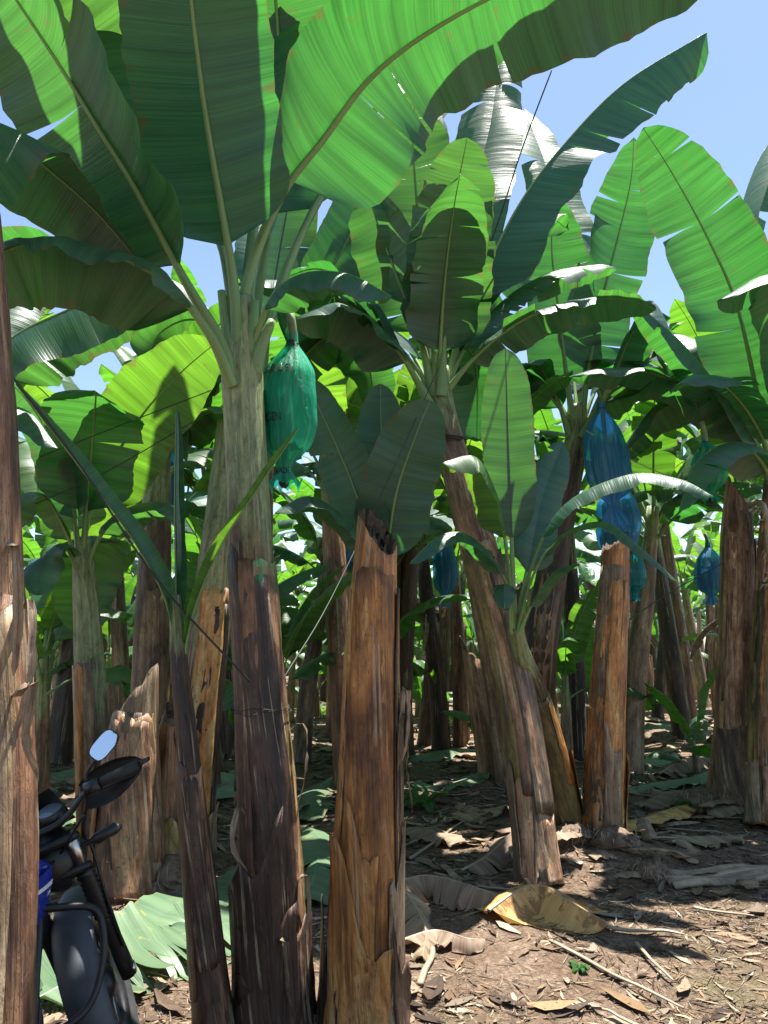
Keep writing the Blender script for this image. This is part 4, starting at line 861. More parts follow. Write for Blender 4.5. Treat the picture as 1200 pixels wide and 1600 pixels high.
# closer ones to the sides, outside the photograph's main gaps
for x, y in ((-5.8, 8.6), (5.2, 8.4), (6.2, 9.6), (-3.9, 9.2), (4.6, 9.9), (-2.2, 9.6), (.2, 9.6), (5.3, 5.5), (-4.2, 4.8)): far.append((x, y))
for i, (x, y) in enumerate(far):
    u = rng.random(); s = rng.uniform(.9, 1.15)
    if y < 18 and u < .52: s = rng.uniform(1.1, 1.35)
    lean = (rng.uniform(-.08, .08), rng.uniform(-.08, .08)); rz = rng.uniform(0, 6.28)
    if u < .52:
        place(PROTO[rng.randrange(5)], 'banana_plant', (x, y), rz, s, 'banana plant among the crowded far rows at the back', 'banana plant', 'banana plants in the far rows', lean)
    else:
        place(STUMP[rng.randrange(3)], 'banana_stump', (x, y), rz, s, 'cut stump among the crowded far rows at the back', 'stump', 'cut stumps in the far rows', lean)
sk = 0; tries = 0
while sk < 75 and tries < 5000:
    tries += 1
    y = 8.5 + 22 * rng.random() ** 1.2; x = rng.uniform(-y * .54 - 1, y * .54 + 1)
    if any((x - a) ** 2 + (y - b) ** 2 < .55 ** 2 for a, b in taken): continue
    taken.append((x, y)); sk += 1
    place(SUCK[rng.choice((0, 1, 1, 2))], 'banana_sucker', (x, y), rng.uniform(0, 6.28), rng.uniform(.85, 1.3), 'small bright sucker among the crowded far rows at the back', 'banana sucker', 'suckers in the far rows')
# the plantation beyond: one mass of trunks and leaves nobody could count
def grove():
    r = random.Random(3); V, F, UV, mi = [], [], [], []; off = 0
    for i in range(420):
        y = r.uniform(48, 85); x = r.uniform(-y * .6 - 4, y * .6 + 4); h = r.uniform(2.3, 3.2)
        v, f, uv = tube_geo([(x, y, -.1), (x + r.uniform(-.1, .1), y, h * .5), (x + r.uniform(-.3, .3), y, h)], [.16, .14, .09], 7, off=off)
        V.append(v); F += f; UV.append(uv); mi += [1] * len(f); off += len(v)
        for k in range(8):
            az = r.uniform(0, 6.28); pts = arch((x, y, h - .2), az, r.uniform(25, 82), r.uniform(1.8, 2.5), r.uniform(40, 100), 5)
            v, f, uv, _ = leaf_geo(pts, .34, .18, (-math.sin(az), -math.cos(az), 1), (-5, -5), (-30, -30), .05, 1, r, 8, 2)
            V.append(v); F += [[a + off for a in q] for q in f]; UV.append(uv); mi += [0] * len(f); off += len(v)
    V = np.vstack(V); me = mesh_from('distant_plantation', V, F, ['leaf', 'trunk_grey'], np.vstack(UV), mi, attr=np.zeros(len(V)))
    return tag(link('distant_plantation', me), 'distant mass of banana plants closing the view at the back', 'plantation', None, 'stuff')
grove()

# ------------------------------------------------------------------ bagged bunches
def bagged_bunch(name, label, top, length, width, mat, seed, texts=(), skirt=.12, bunch=True, cat='bagged bunch', lean=0.0, hand=None, depth=.8):
    """top: world point where the bag is tied"""
    rng = random.Random(seed); top = np.asarray(top, float)
    root = empty(name, top, label, cat, 'plastic bags over banana bunches')
    nr, nc = 44, 56; ts = np.linspace(0, 1, nr); th = np.linspace(0, 2 * np.pi, nc, endpoint=False) + np.pi / 2
    wv = [wob(rng, 3, 1.0) for _ in range(3)]
    kn = 1 - skirt                              # the waist where it gathers again
    tk = np.array((0, .03, .10, .22, .40, .58, .74, kn - .05, kn, kn + .03, 1.0)); rk = np.array((.16, .17, .42, .80, 1.0, .99, .82, .38, .20, .24, .55 if skirt < .2 else .8))
    prof = np.interp(ts, tk, rk); prof = np.convolve(np.pad(prof, 1, mode='edge'), (.25, .5, .25), 'valid')
    pl = np.array([rng.gauss(0, 1) for _ in range(nc)]); pl = (pl + np.roll(pl, 1)) / 1.6
    pl2 = np.array([rng.gauss(0, 1) for _ in range(nc)])
    ax = lambda t: np.stack((lean * t * length + .02 * wv[0](t * .7), .015 * wv[1](t * .7), -t * length), -1)
    C = ax(ts)
    am = .05 + .16 * (np.abs(prof - 1) ** 1.3)
    R = width / 2 * prof[:, None] * (1 + am[:, None] * (.55 * pl[None] + .35 * pl2[None] * np.sin(ts[:, None] * 7)) + .04 * np.sin(2 * th[None] + 5 * ts[:, None]))
    V = C[:, None] + np.stack((R * np.cos(th)[None], R * depth * np.sin(th)[None], 0 * R), -1)
    V[0, :, 2] += .03 + .012 * pl
    V[-1, :, 2] += .02 * pl
    UV = np.stack((np.broadcast_to((th - th[0])[None] * width / 2, (nr, nc)), np.broadcast_to(ts[:, None] * length, (nr, nc))), -1).reshape(-1, 2)
    bag = link('bag', mesh_from('bag', V.reshape(-1, 3), grid_faces(nr, nc, 0, True), [mat], UV), root)
    tube_obj('tie', [C[1] + np.array((width * .095 * math.cos(a), width * .08 * math.sin(a), 0)) for a in np.linspace(0, 6.28, 14)], .004, 'cord', root, 5)
    tube_obj('stalk', [C[0] + np.array((-.02, .0, .16)), C[0] + np.array((0, 0, .06)), C[3], ax(np.array([kn + .05]))[0]], np.array((.022, .022, .018, .014)), 'stalk', root, 7, 14)
    if bunch:
        for hnd in range(7):
            t = .33 + hnd * (kn - .42) / 7; c = ax(np.array([t]))[0]; VV, FF, UU = [], [], []; off = 0
            rr = width / 2 * np.interp(t, tk, rk) * .72; n = 11
            for i in range(n):
                a = i / n * 6.28 + hnd * .4; d = np.array((math.cos(a), depth * math.sin(a), 0))
                P = catmull([c + d * .02, c + d * rr * .85 + np.array((0, 0, -.005)), c + d * rr * .97 + np.array((0, 0, .045)), c + d * rr * .9 + np.array((0, 0, .095))], 7)
                v, f, uv = tube_geo(P, [.008, .014, .018, .019, .018, .014, .006], 6, off=off); VV.append(v); FF += f; UU.append(uv); off += len(v)
            link('banana_hand', mesh_from('banana_hand', np.vstack(VV), FF, ['banana'], np.vstack(UU)), root)
    e = ax(np.array([kn + .03]))[0]
    v, f, uv = tube_geo([e, e - np.array((0, 0, .03)), e - np.array((0, 0, .06)), e - np.array((0, 0, .075))], [.012, .022, .026, .012], 9)
    v = v + np.array([[rng.gauss(0, .003) for _ in range(3)] for _ in v])
    link('blossom_end', mesh_from('blossom_end', v, f, ['flower'], uv), root)
    # printed lettering wrapped round the film
    for body, tt, a_c, size in texts:
        cu = bpy.data.curves.new('print', 'FONT'); cu.body = body; cu.size = size; cu.align_x = 'CENTER'; cu.offset = size * .018; cu.resolution_u = 2
        to = bpy.data.objects.new('print_tmp', cu); COL.objects.link(to)
        dg = bpy.context.evaluated_depsgraph_get(); me = bpy.data.meshes.new_from_object(to.evaluated_get(dg))
        bpy.data.objects.remove(to)
        co = np.empty(len(me.vertices) * 3); me.vertices.foreach_get('co', co); co = co.reshape(-1, 3) * np.array((.62, 1, 1))
        t_ = tt - co[:, 1] / length; r_ = width / 2 * np.interp(t_, ts, prof)
        a_ = a_c + co[:, 0] / (width / 2 * np.interp(tt, ts, prof))
        thm = (a_ - th[0]) % (2 * np.pi) / (2 * np.pi) * nc
        i0 = np.floor(thm).astype(int) % nc; fr_ = thm - np.floor(thm)
        ri = np.clip(t_ * (nr - 1), 0, nr - 1.001); r0 = ri.astype(int); rf = ri - r0
        Rr = (R[r0, i0] * (1 - fr_) + R[r0, (i0 + 1) % nc] * fr_) * (1 - rf) + (R[r0 + 1, i0] * (1 - fr_) + R[r0 + 1, (i0 + 1) % nc] * fr_) * rf + .004
        Cc = ax(t_)
        nv_ = Cc + np.stack((Rr * np.cos(a_), Rr * depth * np.sin(a_), 0 * Rr), -1)
        me.vertices.foreach_set('co', nv_.ravel()); me.materials.clear(); me.materials.append(M['ink']); me.update()
        link('lettering', me, bag)
    return root
FRONT = -math.pi / 2
yb = 3.3
bagged_bunch('bagged_banana_bunch', 'large green plastic bag with black lettering hanging from the tall bagged plant', at(452, 532, yb), .70, .275, 'bag_green', 501,
    texts=(('SUMIGEN.', .265, FRONT - .28, .058), ('SUMIGEN', .60, FRONT - .62, .058), ('SUM', .05, FRONT - .1, .05), ('SQLIADE', .93, FRONT - .5, .045)), skirt=.12, lean=-.01)
bagged_bunch('bagged_banana_bunch', 'large blue plastic bag hanging beside the dark trunked plant on the right', at(938, 634, 7.0), 1.22, .42, 'bag_blue', 502, skirt=.2, lean=.085)
bagged_bunch('bagged_banana_bunch', 'second blue bag low behind the top of the orange-brown stump', at(962, 752, 8.0), 1.0, .46, 'bag_blue', 503, skirt=.15)
bagged_bunch('bagged_banana_bunch', 'green bag half behind leaves near the right edge', at(1104, 688, 5.9), .50, .27, 'bag_green', 504)
bagged_bunch('bagged_banana_bunch', 'dull blue bag left of the shaggy right stump', at(1105, 852, 9.5), .75, .36, 'bag_blue', 505)
bagged_bunch('bagged_banana_bunch', 'teal bag low behind the orange-brown stump on its right', at(985, 862, 8.6), .55, .34, 'bag_teal', 506)
bagged_bunch('bagged_banana_bunch', 'pale blue bag in the gap between cut stump and leaning plant', at(694, 838, 10.0), .95, .33, 'bag_blue', 507)
bagged_bunch('bagged_banana_bunch', 'blue bag behind the cut stump on its upper left', at(534, 780, 8.4), 1.0, .36, 'bag_blue', 508)
bagged_bunch('bagged_banana_bunch', 'blue bag behind the mottled trunk left of the bagged plant', at(262, 695, 6.3), .75, .20, 'bag_blue', 509)

# ------------------------------------------------------------------ motorcycle (x forward, y left, z up)
def moto():
    STEER = math.radians(37); LEAN = math.radians(-9); YAW = math.radians(70)
    axle = np.array((.70, 0, .30)); head = np.array((.42, 0, .88))
    rot = Euler((LEAN, 0, YAW), 'XYZ').to_matrix()
    tgt = at(158, 1550, 2.80); loc = tgt - np.array(rot @ Vector(axle)) * .94; loc[2] = 0.0
    root = empty('motorcycle', loc, 'blue motorcycle with black handguard and grey front mudguard parked behind the left trunk', 'motorcycle')
    root.rotation_euler = (LEAN, 0, YAW); root.scale = (.94, .94, .94)
    SM = Matrix.Rotation(STEER, 4, Vector(head - axle)); h0 = Vector(head)
    def st(P):           # turn with the steering
        return np.array([tuple(SM.to_3x3() @ (Vector(p) - h0) + h0) for p in np.asarray(P, float)])
    def tb(name, P, R, mat, parent=root, steer=False, nseg=8, n=None, **k):
        if n: Rn = np.interp(np.linspace(0, 1, n), np.linspace(0, 1, len(np.atleast_1d(R))), np.atleast_1d(R)); P = catmull(P, n); R = Rn
        V, F, UV = tube_geo(P, R, nseg, **k)
        if steer: V = st(V)
        return link(name, mesh_from(name, V, F, [mat], UV), parent)
    def lathe(name, c, axis, prof, mat, parent=root, steer=False, n=40):
        c = np.asarray(c, float); axis = nrm(axis); u = nrm(np.cross(axis, (0.1, .2, 1))); w = np.cross(axis, u)
        th = np.linspace(0, 2 * np.pi, n, endpoint=False)
        V = np.concatenate([c + axis * a + r * (np.cos(th)[:, None] * u + np.sin(th)[:, None] * w) for r, a in prof])
        if steer: V = st(V)
        return link(name, mesh_from(name, V, grid_faces(len(prof), n, 0, True), [mat]), parent)
    def wheel(c, steer, name):
        prof = [(.235, -.035), (.262, -.05), (.29, -.046), (.306, -.025), (.31, 0), (.306, .025), (.29, .046), (.262, .05), (.235, .035), (.235, -.035)]
        tyre = lathe(name, c, (0, 1, 0), prof, 'rubber', root, steer, 56)
        # tread blocks
        V, F = [], []
        for i in range(46):
            a = i / 46 * 6.283
            for yy in (-.026, .0, .026):
                r0 = .303; r1 = .319; a2 = a + (.07 if yy == 0 else 0); w = .014; d = .045
                pts = [(r, a2 + s1 * d / 2, yy + s2 * w * .7) for r in (r0, r1) for s1 in (-1, 1) for s2 in (-1, 1)]
                b0 = len(V); V += [(c[0] + r * math.cos(q), yy_, c[2] + r * math.sin(q)) for r, q, yy_ in pts]
                F += [[b0 + k for k in f] for f in ((4, 5, 7, 6), (0, 1, 5, 4), (2, 6, 7, 3), (0, 4, 6, 2), (1, 3, 7, 5))]
        V = np.array(V); V = st(V) if steer else V
        link('tread', mesh_from('tread', V, F, ['rubber'], smooth=False), tyre)
        lathe('rim', c, (0, 1, 0), [(.236, -.03), (.222, -.034), (.215, 0), (.222, .034), (.236, .03)], 'dark_metal', tyre, steer)
        lathe('hub', c, (0, 1, 0), [(.0, -.05), (.03, -.05), (.06, -.03), (.06, .03), (.03, .05), (.0, .05)], 'dark_metal', tyre, steer, 20)
        for i in range(18):
            a = i / 18 * 6.283; s = 1 if i % 2 else -1
            tb('spoke', [(c[0] + .05 * math.cos(a + .5 * s), .025 * s, c[2] + .05 * math.sin(a + .5 * s)), (c[0] + .22 * math.cos(a), 0, c[2] + .22 * math.sin(a))], .0022, 'steel', tyre, steer, 4)
    wheel(axle, True, 'front_tyre'); wheel(np.array((-.62, 0, .30)), False, 'rear_tyre')
    fd = nrm(head - axle)
    for s in (-1, 1):
        off = np.array((0, .095 * s, 0)); a = axle + off
        tb('fork_slider', [a - fd * .02, a + fd * .30], np.array((.03, .027)), 'dark_metal', root, True, 12, 5)
        P = [a + fd * (.24 + .0105 * i) for i in range(20)]
        tb('fork_gaiter', P, [.034 if i % 2 else .028 for i in range(20)], 'black_plastic', root, True, 12)
        tb('fork_tube', [a + fd * .42, a + fd * .60], .021, 'steel', root, True, 12)
        tb('axle_nut', [axle + np.array((0, .085 * s, 0)), axle + np.array((0, .125 * s, 0))], .02, 'steel', root, True, 8)
    for d_, nm in ((.455, 'lower_yoke'), (.58, 'upper_yoke')):
        c = axle + fd * d_
        V, F, UV = tube_geo([c + np.array((0, -.125, 0)), c + np.array((0, -.1, 0)), c, c + np.array((0, .1, 0)), c + np.array((0, .125, 0))], [.02, .034, .03, .034, .02], 10, flat=.6)
        link(nm, mesh_from(nm, st(V), F, ['dark_metal'], UV), root)
    # handlebar, grips, handguards, levers, mirrors
    top = axle + fd * .615 + np.array((-.02, 0, .025))
    tb('handlebar', [top + np.array((-.06, -.38, .075)), top + np.array((-.02, -.22, .07)), top + np.array((.01, -.1, .01)), top, top + np.array((.01, .1, .01)), top + np.array((-.02, .22, .07)), top + np.array((-.06, .38, .075))], .0115, 'black_plastic', root, True, 10, 40)
    for s in (-1, 1):
        tb('grip', [top + np.array((-.035, .26 * s, .072)), top + np.array((-.062, .39 * s, .076))], .018, 'rubber', root, True, 12)
        tb('switchgear', [top + np.array((-.022, .20 * s, .07)), top + np.array((-.032, .25 * s, .07))], .026, 'black_plastic', root, True, 10)
        tb('lever', [top + np.array((.0, .20 * s, .06)), top + np.array((.035, .27 * s, .055)), top + np.array((.02, .38 * s, .05))], np.array((.008, .007, .008)), 'black_plastic', root, True, 8, 12)
        # handguard: a curved shield in front of the grip with ribs
        nr, nc = 9, 14; V = []
        for i in range(nr):
            for j in range(nc):
                q = j / (nc - 1); t = i / (nr - 1) - .5; hgt = .15 * (math.sin(math.pi * min(1, .12 + q * .95)) ** .5) * (1 - .25 * q)
                V.append(top + np.array((.075 - .10 * q ** 2.2 - .06 * t * t + .012 * (i % 2), (.17 + .26 * q) * s, .055 + t * hgt + .03 * q)))
        V = np.array(V); Vi = V - np.array((.008, 0, 0)); F = grid_faces(nr, nc); F2 = [[a + len(V) for a in f[::-1]] for f in F]
        link('handguard', mesh_from('handguard', st(np.vstack((V, Vi))), F + F2, ['black_plastic']), root)
        tb('guard_strut', [top + np.array((.0, .16 * s, .06)), top + np.array((.08, .2 * s, .05)), top + np.array((.06, .34 * s, .07)), top + np.array((-.03, .43 * s, .08)), top + np.array((-.06, .40 * s, .077))], .008, 'black_plastic', root, True, 8, 24)
        stem = tb('mirror_stem', [top + np.array((-.015, .215 * s, .08)), top + np.array((-.015, .21 * s, .105)), top + np.array((-.02, .225 * s, .13)), top + np.array((-.03, .265 * s, .155))], .0065, 'black_plastic', root, True, 8, 16)
        mc = top + np.array((-.035, .305 * s, .19)); ang = math.radians(30)
        ol = [(.058 * math.copysign(abs(math.cos(t_)) ** .6, math.cos(t_)), .036 * math.copysign(abs(math.sin(t_)) ** .6, math.sin(t_))) for t_ in np.linspace(0, 2 * math.pi, 24, endpoint=False) + .1]; nO = 24
        def mp(y, z, x): return mc + np.array((x + .25 * z, (y * math.cos(ang) - z * math.sin(ang)) * s, y * math.sin(ang) + z * math.cos(ang)))
        V = [mp(y, z, .0) for y, z in ol] + [mp(y * .9, z * .88, .028) for y, z in ol] + [mp(y * .4, z * .4, .04) for y, z in ol]
        F = grid_faces(3, nO, 0, True) + [list(range(nO))[::-1], list(range(2 * nO, 3 * nO))]
        ms = link('mirror_shell', mesh_from('mirror_shell', st(V), F, ['black_plastic'], smooth=False), root)
        V = [mp(y * .93, z * .90, -.002) for y, z in ol] + [mp(y * .93, z * .90, .002) for y, z in ol]
        F = grid_faces(2, nO, 0, True) + [list(range(nO))[::-1], list(range(nO, 2 * nO))]
        link('mirror_glass', mesh_from('mirror_glass', st(V), F, ['mirror'], smooth=False), ms)
        # indicator
        tb('indicator', [top + np.array((.07, .08 * s, -.10)), top + np.array((.07, .15 * s, -.10)), top + np.array((.07, .17 * s, -.10)), top + np.array((.07, .24 * s, -.095)), top + np.array((.07, .26 * s, -.095))], np.array((.009, .009, .022, .022, .008)), 'black_plastic', root, True, 10)
    # instruments and headlight
    for yy, r, nm in ((-.055, .05, 'gauge'), (.055, .045, 'gauge')):
        c = top + np.array((.06, yy, .05)); ax_ = nrm((-.5, 0, .86))
        g = lathe(nm, c, ax_, [(.0, -.05), (r * .8, -.05), (r, -.02), (r, .01), (r * .88, .014)], 'black_plastic', root, True, 22)
        lathe('gauge_glass', c, ax_, [(r * .88, .012), (r * .5, .014), (.0, .015)], 'glass_dark', g, True, 22)
    hc = top + np.array((.10, 0, -.10))
    hl = lathe('headlight', hc, (1, 0, -.12), [(.0, -.05), (.07, -.045), (.105, .0), (.115, .05), (.11, .06)], 'black_plastic', root, True, 28)
    lathe('headlight_lens', hc, (1, 0, -.12), [(.11, .056), (.07, .072), (.0, .078)], 'glass_dark', hl, True, 28)
    # fly screen
    V = []
    for i in range(6):
        for j in range(9):
            q = j / 8 - .5; t = i / 5
            V.append(hc + np.array((.09 - .10 * t - .35 * q * q, .24 * q * (1 - .3 * t), .10 + .13 * t)))
    V = np.array(V); F = grid_faces(6, 9); n0 = len(V)
    link('fly_screen', mesh_from('fly_screen', st(np.vstack((V, V + np.array((.006, 0, 0))))), F + [[a + n0 for a in f[::-1]] for f in F], ['black_plastic']), root)
    # front mudguard: wraps the tyre from the front over to well behind it
    V = []; na, nw = 26, 9
    for i in range(na):
        a = math.radians(70 + 128 * i / (na - 1)); rr = .345 + (.03 * max(0, .3 - i / na))
        wdt = .062 + .010 * math.sin(i / na * 3)
        for j in range(nw):
            q = (j / (nw - 1) - .5) * 2
            r_ = rr - .045 * abs(q) ** 2.6
            V.append((axle[0] + r_ * math.cos(a), wdt * q, axle[2] + r_ * math.sin(a)))
    V = np.array(V); c_ = axle; Vi = c_ + (V - c_) * np.array((.985, .96, .985)); F = grid_faces(na, nw); n0 = len(V)
    rim = [j for j in range(nw)] + [i * nw + nw - 1 for i in range(1, na)] + [(na - 1) * nw + j for j in range(nw - 2, -1, -1)] + [i * nw for i in range(na - 2, 0, -1)]
    F3 = [[rim[k], rim[(k + 1) % len(rim)], rim[(k + 1) % len(rim)] + n0, rim[k] + n0] for k in range(len(rim))]
    link('front_mudguard', mesh_from('front_mudguard', st(np.vstack((V, Vi))), F + [[a + n0 for a in f[::-1]] for f in F] + F3, ['grey_plastic']), root)
    # brake hose and cables
    tb('brake_hose', [top + np.array((.02, -.2, .06)), top + np.array((.10, -.13, -.06)), axle + fd * .5 + np.array((.04, -.14, 0)), axle + fd * .3 + np.array((-.02, -.13, 0)), axle + fd * .1 + np.array((-.03, -.12, 0))], .006, 'black_plastic', root, True, 6, 30)
    tb('cable', [top + np.array((.0, -.22, .05)), top + np.array((.08, -.02, -.1)), np.array((.30, -.09, .72)), np.array((.15, -.1, .62))], .005, 'black_plastic', root, False, 6, 24)
    tb('cable', [top + np.array((.0, .2, .05)), top + np.array((.12, .02, -.06)), np.array((.34, -.06, .70)), np.array((.18, -.12, .5))], .005, 'black_plastic', root, False, 6, 24)
    # fuel tank
    nr, nc = 18, 24; V = []
    for i in range(nr):
        t = i / (nr - 1); x = .40 - .46 * t
        wd = .135 * (math.sin(math.pi * min(1, .10 + .86 * t)) ** .45) * (1.05 - .35 * t); hh = .09 * (math.sin(math.pi * (.08 + .80 * t)) ** .5); zc = .76 - .04 * t
        for j in range(nc):
            a = j / nc * 6.283; V.append((x, wd * np.sign(math.cos(a)) * abs(math.cos(a)) ** .75, zc + hh * np.sign(math.sin(a)) * abs(math.sin(a)) ** .8 * (1 if math.sin(a) > 0 else 1.0)))
    F = grid_faces(nr, nc, 0, True) + [list(range(nc))[::-1], [(nr - 1) * nc + j for j in range(nc)]]
    tank = link('fuel_tank', mesh_from('fuel_tank', V, F, ['blue_paint']), root)
    for s in (-1, 1):
        # side shroud and its white flash
        nr, nc = 9, 12; V = []; V2 = []
        for i in range(nr):
            for j in range(nc):
                u = i / (nr - 1); q = j / (nc - 1)
                x = .37 - .30 * q; z = .79 - .18 * u * (1 - .55 * q) - .05 * q; y = s * (.155 - .05 * u * u + .02 * math.sin(q * 3) - .04 * (1 - q) ** 3)
                V.append((x, y, z)); V2.append((x, y - s * .012, z))
        V = np.array(V); n0 = len(V); F = grid_faces(nr, nc)
        sh = link('tank_shroud', mesh_from('tank_shroud', np.vstack((V, V2)), F + [[a + n0 for a in f[::-1]] for f in F], ['blue_paint']), root)
        rows = V.reshape(nr, nc, 3)[2:4].copy(); rows[1] = rows[0] + (rows[1] - rows[0]) * .75; rows[..., 1] += s * .003
        link('decal_stripe', mesh_from('decal_stripe', rows.reshape(-1, 3), grid_faces(2, nc), ['white_paint']), sh)
    # seat, frame, engine, exhaust, crash bars
    V = []; nr, nc = 16, 12
    for i in range(nr):
        t = i / (nr - 1); x = .0 - .72 * t; w = .10 + .03 * math.sin(t * 3); z = .80 - .05 * math.sin(t * 3.1) + .06 * t
        for j in range(nc):
            a = j / nc * 6.283; V.append((x, w * math.cos(a), z + .045 * math.sin(a)))
    link('seat', mesh_from('seat', V, grid_faces(nr, nc, 0, True) + [list(range(nc))[::-1], [(nr - 1) * nc + j for j in range(nc)]], ['seat']), root)
    for s in (-1, 1):
        tb('frame_tube', [(.40, .04 * s, .78), (.30, .10 * s, .50), (.22, .11 * s, .27), (-.15, .11 * s, .25), (-.28, .1 * s, .42), (-.22, .1 * s, .72)], .015, 'dark_metal', root, False, 8, 36)
        tb('crash_bar', [(.34, .08 * s, .66), (.44, .20 * s, .63), (.455, .235 * s, .56), (.43, .24 * s, .44), (.36, .22 * s, .34), (.22, .12 * s, .30)], .0125, 'dark_metal', root, False, 10, 40)
        tb('swing_arm', [(-.22, .08 * s, .38), (-.62, .09 * s, .30)], .02, 'dark_metal', root)
        tb('shock', [(-.52, .1 * s, .36), (-.38, .11 * s, .70)], .025, 'dark_metal', root)
        tb('footpeg', [(-.02, .1 * s, .30), (-.02, .25 * s, .31)], .013, 'rubber', root)
    for z0, z1, r in ((.27, .40, .12), (.40, .60, .085)):
        V, F, UV = tube_geo([(.08, 0, z0), (.09, 0, (z0 + z1) / 2), (.14, 0, z1)], [r, r * 1.1, r * .9], 12)
        link('engine_block', mesh_from('engine_block', V, F, ['dark_metal'], UV, smooth=False), root)
    tb('exhaust_pipe', [(.2, -.02, .52), (.30, -.08, .40), (.20, -.14, .26), (-.2, -.15, .28), (-.45, -.17, .38), (-.85, -.19, .50)], np.array((.02, .02, .022, .025, .045, .04)), 'dark_metal', root, False, 12, 40)
    tb('side_stand', [(-.05, .12, .26), (-.02, .25, .03)], .012, 'dark_metal', root)
    tb('tail_rack', [(-.60, -.1, .86), (-.85, -.09, .88), (-.90, 0, .88), (-.85, .09, .88), (-.60, .1, .86)], .01, 'dark_metal', root, False, 8, 24)
    V = []
    for i in range(12):
        a = math.radians(40 + 100 * i / 11)
        for j in range(5): q = j / 2 - 1; V.append((-.62 + (.36 - .03 * abs(q)) * math.cos(a), .065 * q, .32 + (.36 - .03 * abs(q)) * math.sin(a)))
    link('rear_mudguard', mesh_from('rear_mudguard', V, grid_faces(12, 5), ['black_plastic']), root)
moto()

# ------------------------------------------------------------------ things lying on the ground
def lying_leaf(label, pts, W, seed, mat='leaf_cut', tears=0, fold=(0, 0), curl=(-10, -10), bs=.04, name='fallen_leaf', rib='rib', cat='fallen leaf', group='leaves lying on the ground', rip=.1, lift=.02, up=(0, 0, 1), **k):
    P = [on_ground(gp(px, py), dz) for px, py, dz in pts]
    root = empty(name, on_ground(P[0]), label, cat, group)
    rng = random.Random(seed)
    V, F, UV, (D, N, L, Q) = leaf_geo([p + np.array((0, 0, lift)) for p in P], W, bs, up, fold, curl, rip, tears, rng, 50, 7, **k)
    V[:, 2] = np.maximum(V[:, 2], gz(V[:, 0], V[:, 1]) + .004 + .004 * np.abs(np.sin(V[:, 0] * 40)))
    o = np.array(root.location)
    link('blade', mesh_from('blade', V - o, F, [mat], UV, attr=Q), root)
    V, F, UV = rib_geo(D, N, .012, .011, bs)
    link('midrib', mesh_from('midrib', V - o, F, [rib], UV), root)
    return root
lying_leaf('long torn green leaf lying curled between motorcycle and sucker', [(40, 1585, .03), (170, 1535, .07), (270, 1505, .08), (390, 1465, .04)], .34, 601, tears=(40, 3), fold=(-6, 4), curl=(-22, -8), rip=.08, wave=10, tvar=30, mat='leaf_pale')
lying_leaf('flat dark green fallen leaf behind the slim dark sucker', [(190, 1485, .03), (290, 1435, .03), (380, 1390, .03), (500, 1350, .03)], .22, 602, tears=(1, 0), fold=(4, 4), curl=(-10, -10))
lying_leaf('green fallen leaf lying across the litter behind the cut stump', [(590, 1192, .02), (660, 1188, .05), (720, 1182, .06), (780, 1186, .02)], .24, 603, fold=(-8, -8), curl=(-10, -14))
lying_leaf('pale green folded leaf on the ground right of the bagged plant foot', [(440, 1285, .03), (475, 1260, .04), (500, 1232, .03), (530, 1210, .03)], .24, 604, fold=(-6, -8), curl=(-10, -20), tears=(2, 1))
lying_leaf('green fallen leaf between slim sucker and bagged plant, upper one', [(300, 1262, .03), (340, 1240, .04), (385, 1215, .03), (420, 1205, .03)], .24, 605, fold=(-6, -6), curl=(-10, -20), tears=(2, 1))
lying_leaf('curled green leaf wedged between bagged plant and cut stump', [(470, 1440, .05), (490, 1390, .06), (500, 1340, .07), (480, 1310, .05)], .16, 606, fold=(-10, -10), curl=(-20, -20), tears=(1, 1))
lying_leaf('pale green leaf on the ground behind the mirror', [(50, 1225, .02), (100, 1215, .06), (150, 1205, .08), (200, 1200, .03)], .26, 607, fold=(-10, -10), curl=(-20, -20), tears=3)
lying_leaf('small green leaf on the ground left of the mirror', [(45, 1170, .02), (80, 1160, .06), (110, 1150, .05)], .24, 608, fold=(-10, -10), curl=(-20, -20), tears=2)
lying_leaf('green leaf on the ground behind the headlight', [(110, 1300, .03), (140, 1270, .08), (180, 1250, .05)], .20, 609, fold=(-10, -10), curl=(-20, -20), tears=1)
lying_leaf('pale leaf on the litter between leaning plant and orange stump', [(870, 1172, .02), (900, 1166, .05), (940, 1162, .03)], .26, 610, fold=(-10, -10), curl=(-20, -20), tears=1)
lying_leaf('yellowing leaf on the ground right of the orange stump', [(955, 1310, .02), (1000, 1292, .06), (1060, 1272, .06), (1080, 1262, .02)], .16, 611, mat='leaf_yellow', fold=(-10, -14), curl=(-20, -20), tears=3, rib='rib_dry')
lying_leaf('dull green leaf sheath lying right of the orange stump', [(962, 1245, .02), (1020, 1232, .05), (1080, 1222, .05), (1110, 1212, .03)], .16, 612, mat='leaf_cut', fold=(-14, -10), curl=(-20, -20), tears=2)
lying_leaf('yellow scrap of leaf at the foot of the leaning plant', [(880, 1290, .03), (905, 1270, .06), (935, 1262, .03)], .12, 613, mat='leaf_yellow', fold=(-10, -14), curl=(-20, -20), tears=1, rib='rib_dry')
lying_leaf('pale green leaf behind the red trunk mound on the right', [(960, 1215, .02), (1010, 1192, .05), (1060, 1182, .04)], .24, 614, mat='leaf_cut', fold=(-14, -10), curl=(-20, -20), tears=2)
